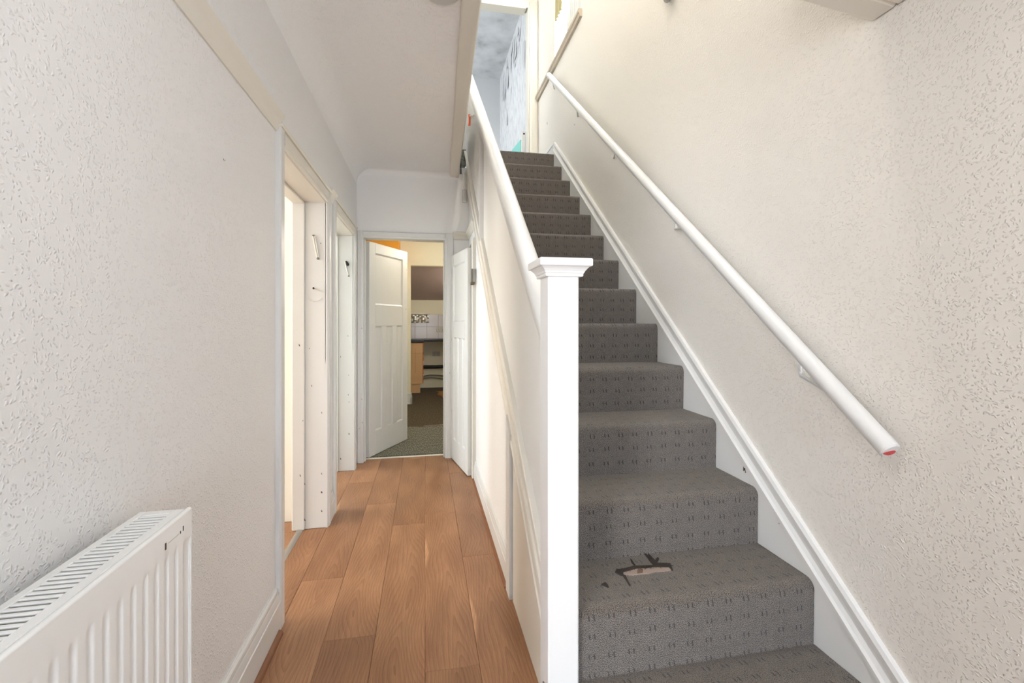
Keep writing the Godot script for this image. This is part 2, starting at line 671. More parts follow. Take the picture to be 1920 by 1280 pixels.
func build_shell() -> void:
	# left wall with two doorways
	var st := new_st()
	var x0 := -0.76
	for s in [[-3.5, -0.6], [0.35, 1.97], [2.85, 3.07], [3.89, 4.17]]:
		box(st, x0, WL, 0, 2.56, s[0], s[1])
	for s in [[-0.6, 0.35], [1.97, 2.85], [3.07, 3.89]]:
		box(st, x0, WL, 1.94, 2.56, s[0], s[1])
	var wl := structure(st, "wall_left", M.wallpaper, "left hall wall in off-white woodchip paper above the radiator", "wall")
	chips(wl, [[V(WL, 1.694, 1.458), 0.0025], [V(WL, 1.694, 1.466), 0.002]], Vector3.RIGHT)
	# end wall above and beside the kitchen doorway
	st = new_st()
	box(st, WL, -0.54, 0, 2.6, 4.07, 4.17)
	box(st, 0.193, 0.5, 0, 2.6, 4.07, 4.17)
	box(st, -0.54, 0.193, 1.955, 2.6, 4.07, 4.17)
	structure(st, "wall_end", M.plain_paint, "smooth off-white end wall over the kitchen doorway", "wall")
	# hall ceiling with its open edge to the stairwell
	st = new_st()
	var poly := P([-0.76, -3.5, WR, -3.5, WR, 1.1, 0.185, 1.1, 0.22, 2.0, 0.285, 4.07, -0.76, 4.07])
	extr(st, poly, V(0, 2.535, 0), Vector3(1, 0, 0), Vector3(0, 0, -1), Vector3(0, 0.27, 0))
	structure(st, "ceiling", M.ceiling_paper, "stippled off-white hall ceiling left of the stairwell", "ceiling")
	# coves between ceiling and walls
	st = new_st()
	var cove := [Vector2(0, 0)]
	for k in 9:
		var a := PI / 2 * k / 8.0
		cove.append(Vector2(0.13 - 0.13 * sin(a), -0.13 + 0.13 * cos(a)))
	cove = [Vector2(-0.01, 0.01), Vector2(0.13, 0.01)]
	for k in 11:
		var a := PI / 2 * k / 10.0
		cove.append(Vector2(0.13 - 0.13 * sin(a), -0.13 * (1.0 - cos(a))))
	cove.append(Vector2(-0.01, -0.13))
	extr(st, cove, V(WL, 2.535, -3.5), Vector3(1, 0, 0), Vector3(0, 1, 0), V(0, 0, 7.57), true)
	structure(st, "trim_1", M.ceiling_paper, "soft plaster cove where the left wall meets the ceiling", "cove")
	st = new_st()
	var cove2 := [Vector2(-0.01, 0.01), Vector2(0.05, 0.01)]
	for k in 9:
		var a := PI / 2 * k / 8.0
		cove2.append(Vector2(0.05 - 0.05 * sin(a), -0.05 * (1.0 - cos(a))))
	cove2.append(Vector2(-0.01, -0.05))
	extr(st, cove2, V(WL, 2.535, 4.07), Vector3(0, 0, 1), Vector3(0, 1, 0), Vector3(0.87, 0, 0), true)
	structure(st, "trim_2", M.plain_paint, "small plaster cove over the end wall", "cove")
	# trim along the stairwell edge of the ceiling
	st = new_st()
	var tr := P([0, 0.03, 0, 0.012, 0.012, 0.0, 0.05, 0.0, 0.055, -0.006, 0.074, -0.006, 0.08, 0.002, 0.08, 0.03])
	extr(st, tr, V(0.121, 2.51, 1.1), Vector3(1, 0, 0), Vector3(0, 1, 0), V(0.095, 0, 2.96), true)
	structure(st, "trim_3", M.gloss_cream, "cream painted board edging the ceiling along the stairwell", "trim")
	# right wall with the staircase window
	st = new_st()
	var wx := WR + 0.2
	box(st, WR, wx, 0, 5.45, -3.5, 3.43)
	box(st, WR, wx, 0, 3.7, 3.43, 4.19)
	box(st, WR, wx, 4.9, 5.45, 3.43, 4.19)
	box(st, WR, wx, 0, 5.45, 4.19, 4.85)
	var wr := structure(st, "wall_right", M.wallpaper_cream, "tall cream woodchip wall on the right of the stairs", "wall")
	chips(wr, [[V(WR, 1.803, 2.80), 0.007], [V(WR, 1.83, 2.84), 0.003], [V(WR, 3.24, 4.46), 0.012], [V(WR, 2.86, 3.6), 0.006]], Vector3.LEFT)
	# back wall behind the camera with the opening of the glazed front door
	st = new_st()
	box(st, -0.76, -0.3, 0, 2.81, -3.4, -3.5)
	box(st, 1.0, WR, 0, 2.81, -3.4, -3.5)
	box(st, -0.3, 1.0, 2.2, 2.81, -3.4, -3.5)
	box(st, -0.3, 1.0, 0, 0.7, -3.4, -3.5)
	structure(st, "wall_back", M.wallpaper, "hall wall behind the viewpoint around the glazed front entrance", "wall")
	# stairwell above the hall: left side, near side, ceiling
	st = new_st()
	box(st, -0.02, 0.1, 2.8, 5.3, 1.0, 4.85)
	box(st, 0.1, WR, 2.8, 5.3, 0.98, 1.1)
	structure(st, "wall_stairwell", M.wallpaper_cream, "upper stairwell wall over the hall ceiling", "wall")
	st = new_st()
	box(st, -1.62, WR + 0.2, 5.3, 5.42, 0.98, 7.6)
	structure(st, "ceiling_upper", M.ceiling_paper, "upper floor ceiling over the stairwell", "ceiling")
	# rooms on the left
	st = new_st()
	box(st, -3.6, -3.48, 0, 2.56, -3.5, 5.0)
	box(st, -3.5, -0.76, 0, 2.56, 0.6, 0.7)
	box(st, -3.5, -0.76, 0, 2.56, 2.955, 3.04)
	box(st, -3.5, -0.76, 0, 2.56, -3.5, -3.4)
	box(st, -3.5, -1.8, 0, 2.56, 4.9, 5.0)
	structure(st, "wall_side_room", M.cream_pale, "pale cream wall of the side room seen through the first left doorway", "wall")
	st = new_st()
	box(st, -3.6, -0.76, 2.54, 2.62, -3.5, 5.0)
	structure(st, "ceiling_side_room", M.plain_paint, "white ceiling over the side rooms", "ceiling")


func plank(x0: float, x1: float, d0: float, d1: float, mat: Material, parent: Node, off: float) -> void:
	var st := new_st()
	var b := 0.0012
	var top := 0.0
	var lo := -0.008
	var g := 0.0005
	x0 += g
	x1 -= g
	d0 += g
	d1 -= g
	var a := [V(x0 + b, top, d0 + b), V(x1 - b, top, d0 + b), V(x1 - b, top, d1 - b), V(x0 + b, top, d1 - b)]
	var o := [V(x0, top - b, d0), V(x1, top - b, d0), V(x1, top - b, d1), V(x0, top - b, d1)]
	var uv := []
	for p in a:
		uv.append(Vector2((p.x - x0) / 0.19, (-p.z - d0) / 1.305 + off))
	tri(st, a[0], a[1], a[2], Vector3.UP, uv[0], uv[1], uv[2])
	tri(st, a[0], a[2], a[3], Vector3.UP, uv[0], uv[2], uv[3])
	var ns := [Vector3(0, 1, 1), Vector3(1, 1, 0), Vector3(0, 1, -1), Vector3(-1, 1, 0)]
	for k in 4:
		var k2 := (k + 1) % 4
		var n: Vector3 = ns[k]
		tri(st, a[k], a[k2], o[k2], n.normalized(), uv[k], uv[k2], uv[k2])
		tri(st, a[k], o[k2], o[k], n.normalized(), uv[k], uv[k2], uv[k])
		n.y = 0
		quad(st, o[k], o[k2], o[k2] + Vector3(0, lo + b, 0), o[k] + Vector3(0, lo + b, 0), n)
	st.generate_tangents()
	commit(st, "plank", mat, parent)


func build_floor() -> void:
	var st := new_st()
	box(st, -3.5, WR, -0.1, -0.008, -3.5, 4.17)
	var f := structure(st, "floor", M.bead_wood, "hall floor of warm brown wood-effect planks", "floor")
	var starts := [-0.57 + 0.0, -0.38, -0.19, 0.0, 0.19]
	var joints := [2.266, 1.825, 2.782, 1.598, 2.343]
	var rng := RandomNumberGenerator.new()
	rng.seed = 4
	var k := 0
	for c in 5:
		var d: float = joints[c] - 1.305 * 5
		while d < 4.17:
			var a := maxf(d, -3.4)
			var b := minf(d + 1.305, 4.165)
			if b - a > 0.05:
				plank(starts[c], starts[c] + 0.19, a, b, M.planks[(k * 3 + c * 2) % 10], f, (a - d) / 1.305)
			k += 1
			d += 1.305
	# doorway strip of planks on the left, then the side room's own boards
	for s in [[1.99, 2.83], [3.09, 3.87]]:
		plank(-0.70, -0.57, s[0], s[1], M.planks[3], f, 0.1)
	for c in 3:
		plank(-0.912 - c * 0.19, -0.722 - c * 0.19, 1.5, 2.805, M.planks[(c * 3 + 4) % 10], f, 0.0)
		plank(-0.912 - c * 0.19, -0.722 - c * 0.19, 2.805, 2.95, M.planks[(c * 3 + 5) % 10], f, 0.3)
	# metal threshold strips
	st = new_st()
	var pr := P([0, 0, 0.004, 0.004, 0.018, 0.006, 0.032, 0.004, 0.036, 0])
	extr(st, pr, V(-0.735, 0.0, 1.99), Vector3(1, 0, 0), Vector3(0, 1, 0), V(0, 0, 0.84), true)
	tag(commit(st, "threshold_strip", M.steel), "silver metal threshold strip in the first left doorway", "threshold strip")
	st = new_st()
	extr(st, pr, V(-0.52, 0.0, 4.155), Vector3(0, 0, -1), Vector3(0, 1, 0), Vector3(0.693, 0, 0), true)
	tag(commit(st, "threshold_strip", M.gloss_cream), "thin pale threshold strip at the kitchen doorway", "threshold strip")


func base_profile(h: float, t: float) -> Array:
	# x outwards from the wall, y up
	return P([0, 0, t, 0, t, h * 0.66, t * 0.86, h * 0.68, t * 0.8, h * 0.74, t * 0.66, h * 0.82, t * 0.55, h * 0.86, t * 0.62, h * 0.9, t * 0.56, h * 0.96, t * 0.3, h, 0, h])


func build_left_trim() -> void:
	var st := new_st()
	extr(st, base_profile(0.17, 0.02), V(WL, 0, 0.36), Vector3(1, 0, 0), Vector3(0, 1, 0), V(0, 0, 1.575))
	extr(st, base_profile(0.15, 0.018), V(WL, 0, 2.895), Vector3(1, 0, 0), Vector3(0, 1, 0), V(0, 0, 0.13))
	structure(st, "baseboard_left", M.gloss, "white moulded baseboard along the left hall wall", "baseboard")
	st = new_st()
	var q := [Vector2(0, 0), Vector2(0.017, 0)]
	for k in 6:
		var a := PI / 2 * k / 5.0
		q.append(Vector2(0.017 * cos(a), 0.018 * sin(a)))
	extr(st, q, V(WL + 0.02, 0, 0.36), Vector3(1, 0, 0), Vector3(0, 1, 0), V(0, 0, 1.54), true)
	tag(commit(st, "floor_bead", M.bead_wood), "brown wood quarter-round bead at the foot of the left baseboard", "floor bead")
	# picture rail
	st = new_st()
	var rail := P([0, -0.062, 0.006, -0.062, 0.01, -0.056, 0.012, -0.04, 0.02, -0.02, 0.034, -0.008, 0.036, 0.0, 0.03, 0.004, 0, 0.004])
	extr(st, rail, V(WL, 2.032, 0.36), Vector3(1, 0, 0), Vector3(0, 1, 0), V(0, 0, 1.57), true)
	extr(st, rail, V(WL, 2.022, 2.88), Vector3(1, 0, 0), Vector3(0, 1, 0), V(0, 0, 0.155), true)
	structure(st, "trim_4", M.gloss_cream, "cream picture rail running high along the left wall", "picture rail")
	st = new_st()
	extr(st, rail, V(0.245, 2.012, 4.07), Vector3(0, 0, 1), Vector3(0, 1, 0), Vector3(0.14, 0, 0), true)
	structure(st, "trim_5", M.gloss_cream, "short cream picture rail right of the kitchen doorway", "picture rail")


func chips(parent: Node, pts: Array, n: Vector3) -> void:
	# small worn spots where the paint has come off; each about 4 mm across
	for p in pts:
		var st := new_st()
		var c: Vector3 = p[0]
		var r: float = p[1]
		var u := Vector3.UP
		var v := n.cross(u)
		for k in 7:
			var a := TAU * k / 7
			var b := TAU * (k + 1) / 7
			var ra := r * (0.75 + 0.4 * sin(k * 2.3 + r * 900))
			var rb := r * (0.75 + 0.4 * sin(((k + 1) % 7) * 2.3 + r * 900))
			var pa := c + u * sin(a) * ra * 1.8 + v * cos(a) * ra
			var pb := c + u * sin(b) * rb * 1.8 + v * cos(b) * rb
			tri(st, c + n * 0.0012, pa + n * 0.0004, pb + n * 0.0004, n)
		commit(st, "paint_chip", M.chip_brown, parent)


# ---------------------------------------------------------------- doorways
func casing_profile(w: float, t: float) -> Array:
	# x across the board (0 = opening side), y away from the wall
	return P([0, 0, 0, t * 0.55, 0.006, t * 0.72, 0.016, t * 0.8, 0.02, t, w - 0.006, t, w, t * 0.7, w, 0])


func left_doorway(called: String, label: String, da: float, db: float, sill: Material, chip_list: Array) -> Node3D:
	# da, db: clear opening; lining boards outside it
	var o := thing(called, label, "doorway", V(WL, 0, (da + db) / 2), "", "structure")
	var top := 1.92
	var jx0 := -0.765
	var jx1 := -0.575
	for s in [[da - 0.02, da], [db, db + 0.02]]:
		var st := new_st()
		box(st, jx0, jx1, 0, top + 0.02, s[0], s[1], 0.002)
		commit(st, "jamb", M.gloss, o)
	var st2 := new_st()
	box(st2, jx0, jx1, top, top + 0.02, da, db, 0.002)
	commit(st2, "head_lining", M.gloss_cream, o)
	for s in [[da, da + 0.013], [db - 0.013, db]]:
		var st := new_st()
		box(st, -0.76, -0.692, 0, top, s[0], s[1], 0.003)
		commit(st, "door_stop", M.gloss, o)
	st2 = new_st()
	box(st2, -0.76, -0.692, top - 0.013, top, da + 0.013, db - 0.013, 0.003)
	commit(st2, "door_stop", M.gloss_cream, o)
	# casing boards: legs and head
	var w := 0.066
	var st3 := new_st()
	extr(st3, casing_profile(w, 0.021), V(WL, 0, da), Vector3(0, 0, 1), Vector3(1, 0, 0), Vector3(0, top + 0.07, 0))
	commit(st3, "casing", M.gloss, o)
	st3 = new_st()
	extr(st3, casing_profile(w, 0.021), V(WL, 0, db), Vector3(0, 0, -1), Vector3(1, 0, 0), Vector3(0, top + 0.07, 0))
	commit(st3, "casing", M.gloss, o)
	st3 = new_st()
	extr(st3, casing_profile(w, 0.021), V(WL, top + 0.004, da), Vector3(0, 1, 0), Vector3(1, 0, 0), V(0, 0, db - da))
	commit(st3, "head_casing", M.gloss_cream, o)
	# thin shelf moulding on the head
	st3 = new_st()
	extr(st3, P([0, 0, 0.026, 0, 0.03, 0.006, 0.03, 0.012, 0, 0.014]), V(WL, top + 0.07, da - w), Vector3(1, 0, 0), Vector3(0, 1, 0), V(0, 0, db - da + 2 * w))
	commit(st3, "head_moulding", M.gloss_cream, o)
	chips(o, chip_list, Vector3(0, 0, 1))
	return o


func build_doorways() -> void:
	left_doorway("door_1", "first white doorway on the left wall, nearest the radiator", 1.99, 2.83, M.gloss, [
		[V(-0.72, 1.08, 2.816), 0.005], [V(-0.655, 0.84, 2.829), 0.004], [V(-0.60, 0.68, 2.829), 0.004], [V(-0.715, 0.32, 2.816), 0.005],
		[V(-0.69, 0.27, 2.816), 0.004], [V(-0.60, 0.21, 2.829), 0.006], [V(-0.60, 0.32, 2.829), 0.004], [V(-0.70, 0.64, 2.816), 0.003],
		[V(-0.605, 1.68, 2.829), 0.003], [V(-0.69, 0.06, 2.816), 0.005], [V(-0.60, 0.1, 2.829), 0.005], [V(-0.668, 1.06, 2.829), 0.003]])
	left_doorway("door_2", "second white doorway on the left wall, beside the end wall", 3.09, 3.87, M.gloss_cool, [
		[V(-0.618, 1.1, 3.869), 0.004], [V(-0.615, 0.62, 3.869), 0.004], [V(-0.61, 0.56, 3.869), 0.004], [V(-0.61, 0.3, 3.869), 0.006],
		[V(-0.675, 0.1, 3.869), 0.006], [V(-0.675, 0.93, 3.869), 0.004], [V(-0.612, 0.78, 3.869), 0.003]])
	# end doorway to the kitchen
	var o := thing("door_3", "white doorway in the end wall leading to the kitchen", "doorway", V(-0.174, 0, 4.07), "", "structure")
	var top := 1.94
	for s in [[-0.54, -0.52], [0.173, 0.193]]:
		var st := new_st()
		box(st, s[0], s[1], 0, top + 0.015, 4.066, 4.178, 0.002)
		commit(st, "jamb", M.gloss, o)
	var st2 := new_st()
	box(st2, -0.52, 0.173, top, top + 0.015, 4.066, 4.178, 0.002)
	commit(st2, "head_lining", M.gloss_cream, o)
	for s in [[-0.52, -0.508], [0.161, 0.173]]:
		var st := new_st()
		box(st, s[0], s[1], 0, top, 4.09, 4.125, 0.002)
		commit(st, "door_stop", M.gloss, o)
	var w := 0.075
	st2 = new_st()
	extr(st2, casing_profile(0.052, 0.018), V(-0.522, 0, 4.07), Vector3(-1, 0, 0), Vector3(0, 0, 1), Vector3(0, top + 0.06, 0))
	commit(st2, "casing", M.gloss, o)
	st2 = new_st()
	extr(st2, casing_profile(w, 0.018), V(0.175, 0, 4.07), Vector3(1, 0, 0), Vector3(0, 0, 1), Vector3(0, top + 0.06, 0))
	commit(st2, "casing", M.gloss, o)
	st2 = new_st()
	extr(st2, casing_profile(0.058, 0.018), V(-0.522, top, 4.07), Vector3(0, 1, 0), Vector3(0, 0, 1), Vector3(0.697, 0, 0))
	commit(st2, "head_casing", M.gloss, o)
	chips(o, [[V(-0.535, 1.16, 4.051), 0.004], [V(-0.535, 0.55, 4.051), 0.004], [V(0.215, 0.76, 4.051), 0.004], [V(-0.53, 0.35, 4.051), 0.004], [V(-0.555, 0.3, 4.051), 0.003]], Vector3(0, 0, 1))
	# the open kitchen door
	var leaf := panel_door("interior_door", "white four-panel door standing open into the kitchen", 0.66, 1.918, 0.038, [0.095, 0.11], [[0.095, 0.56], [0.755, 1.70]], 3, M.gloss)
	leaf.position = V(-0.518, 0.012, 4.182)
	# local x runs from the hinge to the free edge
	leaf.rotation.y = atan2(0.576, 0.303)
	var kn := new_st()
	lathe(kn, P([0.0, 0.0, 0.022, 0.0, 0.022, 0.006, 0.009, 0.008, 0.009, 0.03, 0.022, 0.036, 0.025, 0.047, 0.018, 0.057, 0.0, 0.06]), Vector3(0.61, 0.98, -0.002), Vector3(0, 0, -1), 16)
	commit(kn, "knob", M.steel, leaf)
	var kn2 := new_st()
	cbox(kn2, Vector3(0.6585, 1.2, 0.006), Vector3(0.6612, 1.35, 0.032), 0.0005)
	commit(kn2, "latch_plate", M.brass_dark, leaf)
	chips(leaf, [[Vector3(0.645, 1.8, 0.0382), 0.004], [Vector3(0.645, 1.73, 0.0382), 0.004], [Vector3(0.63, 1.33, 0.0382), 0.005], [Vector3(0.3, 1.02, 0.0302), 0.002]], Vector3(0, 0, 1))


# a leaf in its own axes: x from the hinge, y up, z 0..t with the shown face at z = t
func panel_door(called: String, label: String, w: float, h: float, t: float, stile: Array, zones: Array, lower: int, mat: Material) -> Node3D:
	var o := Node3D.new()
	o.name = numbered(called, self)
	add_child(o)
	tag(o, label, "door")
	var b := 0.003
	var sw: float = stile[0]
	for x in [0.0, w - sw]:
		var st := new_st()
		cbox(st, Vector3(x, 0, 0), Vector3(x + sw, h, t), b)
		commit(st, "stile", mat, o)
	var ys := [[h - zones[0][0], h, "top_rail"], [h - zones[1][0], h - zones[0][1], "mid_rail"], [0.0, h - zones[1][1], "bottom_rail"]]
	for y in ys:
		var st := new_st()
		cbox(st, Vector3(sw, y[0], 0), Vector3(w - sw, y[1], t), b)
		commit(st, y[2], mat, o)
	var y0: float = h - zones[1][1]
	var y1: float = h - zones[1][0]
	var mw := (w - 2 * sw) * 0.17
	var pw := (w - 2 * sw - mw * (lower - 1)) / lower
	for k in lower - 1:
		var st := new_st()
		var x := sw + pw * (k + 1) + mw * k
		cbox(st, Vector3(x, y0, 0), Vector3(x + mw, y1, t), b)
		commit(st, "muntin", mat, o)
	var frames := [[sw, w - sw, h - zones[0][1], h - zones[0][0]]]
	for k in lower:
		var x := sw + (pw + mw) * k
		frames.append([x, x + pw, y0, y1])
	for f in frames:
		var st := new_st()
		var z := t - 0.009
		cbox(st, Vector3(f[0], f[2], 0.009), Vector3(f[1], f[3], z), 0.0)
		# small sloped bead round the panel
		var g := 0.011
		var a := [Vector3(f[0], f[2], t - 0.001), Vector3(f[1], f[2], t - 0.001), Vector3(f[1], f[3], t - 0.001), Vector3(f[0], f[3], t - 0.001)]
		var c := [Vector3(f[0] + g, f[2] + g, z + 0.0005), Vector3(f[1] - g, f[2] + g, z + 0.0005), Vector3(f[1] - g, f[3] - g, z + 0.0005), Vector3(f[0] + g, f[3] - g, z + 0.0005)]
		var nn := [Vector3(0, 0.7, 1), Vector3(-0.7, 0, 1), Vector3(0, -0.7, 1), Vector3(0.7, 0, 1)]
		for k in 4:
			quad(st, a[k], a[(k + 1) % 4], c[(k + 1) % 4], c[k], (nn[k] as Vector3).normalized())
		commit(st, "panel", mat, o)
	return o


# ---------------------------------------------------------------- staircase
func nose_y(d: float) -> float:
	return TOPY + SL * (d - TOPD)


# board that follows the slope: polygon in (d, y - nosing line) swept across x
func sloped(st: SurfaceTool, prof: Array, d0: float, d1: float, lift: float) -> void:
	# prof in (x, height above nosing line)
	extr(st, prof, Vector3(0, nose_y(d0) + lift, -d0), Vector3(1, 0, 0), Vector3(0, 1, 0), Vector3(0, SL * (d1 - d0), -(d1 - d0)))


func build_stairs() -> void:
	var o := thing("staircase", "straight white-painted staircase rising along the right wall", "staircase", V(0.8, 0, 1.0))
	for k in 14:
		var y := TOPY - RISE * k - 0.008
		var d := TOPD - GOING * k + 0.008
		var st := new_st()
		if k == 0:
			box(st, 0.421, 1.205, y - 0.028, y, d, d + 0.12, 0.006)
		else:
			box(st, 0.335 if k == 13 else 0.421, 1.205, y - 0.028, y, d, (1.188 if k == 13 else d + GOING + 0.01), 0.006)
		commit(st, "tread", M.gloss_cream, o)
		st = new_st()
		box(st, 0.335 if k == 13 else 0.421, 1.205, maxf(y - RISE, 0.0), y - 0.029, d + 0.006, d + 0.024, 0.001)
		commit(st, "riser", M.gloss_cream, o)
	# wall string with its moulded top
	var st := new_st()
	sloped(st, P([WR, -0.33, 1.205, -0.33, 1.205, 0.008, 1.2, 0.012, 1.2, 0.024, 1.206, 0.034, 1.212, 0.05, 1.214, 0.066, 1.209, 0.07, 1.208, 0.088, 1.213, 0.102, WR, 0.106]), 0.62, 4.165, 0.0)
	commit(st, "wall_string", M.gloss, o)
	st = new_st()
	extr(st, P([WR, 0, 1.205, 0, 1.205, 0.09, 1.2, 0.1, 1.208, 0.12, 1.213, 0.14, WR, 0.146]), V(0, 2.81, 4.165), Vector3(1, 0, 0), Vector3(0, 1, 0), V(0, 0, 0.6))
	commit(st, "landing_skirting", M.gloss, o)
	chips(o, [[V(1.2045, 0.652, 1.534), 0.007], [V(1.2045, 0.645, 1.528), 0.005], [V(1.2045, 0.52, 1.36), 0.002]], Vector3.LEFT)
	# string on the hall side: two stepped boards with beads
	st = new_st()
	sloped(st, P([0.40, -0.03, 0.352, -0.03, 0.349, -0.037, 0.351, -0.052, 0.358, -0.06, 0.362, -0.075, 0.367, -0.08, 0.367, -0.17, 0.36, -0.176, 0.358, -0.186, 0.362, -0.2, 0.368, -0.21, 0.371, -0.22, 0.371, -0.305, 0.366, -0.31, 0.366, -0.322, 0.374, -0.335, 0.40, -0.335]), 1.27, 4.14, 0.0)
	commit(st, "outer_string", M.gloss_cream, o)
	# newel post
	st = new_st()
	box(st, 0.33, 0.418, 0.0, 1.358, 1.19, 1.278, 0.0035)
	var nw := commit(st, "newel_post", M.gloss, o)
	st = new_st()
	var rings := [[0.042, 1.342], [0.0515, 1.3425], [0.053, 1.345], [0.053, 1.350], [0.055, 1.3523], [0.057, 1.357], [0.0615, 1.363], [0.066, 1.3675], [0.068, 1.3695], [0.072, 1.370], [0.0735, 1.372], [0.0735, 1.388], [0.0715, 1.391], [0.052, 1.3935], [0.0, 1.3945]]
	var c := V(0.374, 0, 1.234)
	for i in rings.size() - 1:
		var a0: float = rings[i][0]
		var a1: float = rings[i + 1][0]
		var y0: float = rings[i][1]
		var y1: float = rings[i + 1][1]
		for q in 4:
			var u: Vector3 = [Vector3(1, 0, 0), Vector3(0, 0, 1), Vector3(-1, 0, 0), Vector3(0, 0, -1)][q]
			var v: Vector3 = [Vector3(0, 0, 1), Vector3(-1, 0, 0), Vector3(0, 0, -1), Vector3(1, 0, 0)][q]
			var n := u * (y1 - y0) + Vector3.UP * (a0 - a1)
			quad(st, c + u * a0 - v * a0 + Vector3.UP * y0, c + u * a0 + v * a0 + Vector3.UP * y0, c + u * a1 + v * a1 + Vector3.UP * y1, c + u * a1 - v * a1 + Vector3.UP * y1, n.normalized())
	var cap := commit(st, "newel_cap", M.gloss, nw)
	cap.position = Vector3.ZERO
	# panelled-in balustrade and its capping rail
	st = new_st()
	extr(st, P([1.27, nose_y(1.27) - 0.05, 4.2, nose_y(4.2) - 0.05, 4.2, 0.09 + SL * 4.2, 1.27, 0.09 + SL * 1.27]), Vector3(0.371, 0, 0), Vector3(0, 0, -1), Vector3(0, 1, 0), Vector3(0.026, 0, 0))
	commit(st, "balustrade_panel", M.panel_paint, o)
	st = new_st()
	var bd := 2.91
	extr(st, P([bd - 0.016, nose_y(bd) - 0.06, bd + 0.016, nose_y(bd) - 0.03, bd + 0.016, 0.08 + SL * bd, bd - 0.016, 0.06 + SL * bd]), Vector3(0.344, 0, 0), Vector3(0, 0, -1), Vector3(0, 1, 0), Vector3(0.028, 0, 0))
	commit(st, "cover_strip", M.gloss, o)
	st = new_st()
	var rp := P([0.347, -0.085, 0.339, -0.07, 0.336, -0.025, 0.339, -0.008, 0.348, 0.0, 0.392, 0.0, 0.402, -0.007, 0.406, -0.025, 0.404, -0.07, 0.396, -0.085])
	extr(st, rp, Vector3(0, 0.151 + SL * 1.27, -1.27), Vector3(1, 0, 0), Vector3(0, 1, 0), Vector3(0, SL * 2.95, -2.95), true)
	commit(st, "banister_rail", M.gloss, o)


func build_carpet() -> void:
	var o := thing("stair_carpet", "dark grey looped carpet with paired dashes covering the stairs, torn near the foot", "carpet", V(0.8, 0, 1.0))
	var xa := 0.402
	var xb := 1.2035
	var nx := 12
	var wob := FastNoiseLite.new()
	wob.seed = 3
	wob.frequency = 0.9
	for k in 14:
		var y := TOPY - RISE * k
		var d := TOPD - GOING * k
		var ybot := maxf(y - RISE, 0.0)
		var R := 0.016 + 0.0012 * k
		var prof := []   # (d, y, nd, ny)
		for i in 5:
			prof.append([d + 0.003 * (1.0 - i / 4.0), lerpf(ybot - 0.005, y - R, i / 4.0), -1.0, 0.0])
		for i in 7:
			var a := PI / 2 * (i + 1) / 7.0
			prof.append([d + R - R * cos(a), y - R + R * sin(a), -cos(a), sin(a)])
		var dend := d + GOING + 0.02 if k > 0 else d + 0.9
		for i in 6:
			var f := (i + 1) / 6.0
			prof.append([lerpf(d + R, dend, f), y, 0.0, 1.0])
		var xl := xa
		if k == 12:
			xl = 0.42
		elif k == 13:
			xl = 0.325
		var st := new_st()
		var arc := k * 0.44 * 1.0
		var lens := [0.0]
		for i in prof.size() - 1:
			lens.append(lens[i] + Vector2(prof[i + 1][0] - prof[i][0], prof[i + 1][1] - prof[i][1]).length())
		for i in prof.size() - 1:
			for j in nx:
				var ps := []
				var ns := []
				var us := []
				for e in [[i, j], [i, j + 1], [i + 1, j + 1], [i + 1, j]]:
					var pr: Array = prof[e[0]]
					var x := lerpf(xl, xb, float(e[1]) / nx)
					var wv := wob.get_noise_3d(x * 3.0, pr[1] * 3.0, pr[0] * 3.0) * 0.0035
					var n := Vector3(0, pr[3], -pr[2])
					ps.append(V(x, pr[1], pr[0]) + n * wv)
					ns.append(n)
					us.append(Vector2(x + k * 0.031, -(lens[e[0]] + arc)))
				quad_n(st, ps, ns, us)
		# cut edge on the wall side
		for i in prof.size() - 1:
			var a := V(xb, prof[i][1], prof[i][0])
			var b := V(xb, prof[i + 1][1], prof[i + 1][0])
			var na := Vector3(0, prof[i][3], -prof[i][2]) * 0.009
			var nb := Vector3(0, prof[i + 1][3], -prof[i + 1][2]) * 0.009
			quad(st, a, b, b - nb, a - na, Vector3.RIGHT)
		st.generate_tangents()
		var piece := commit(st, "carpet_step", M.carpet, o)
		if k == 12:
			tear(piece, y + 0.001)


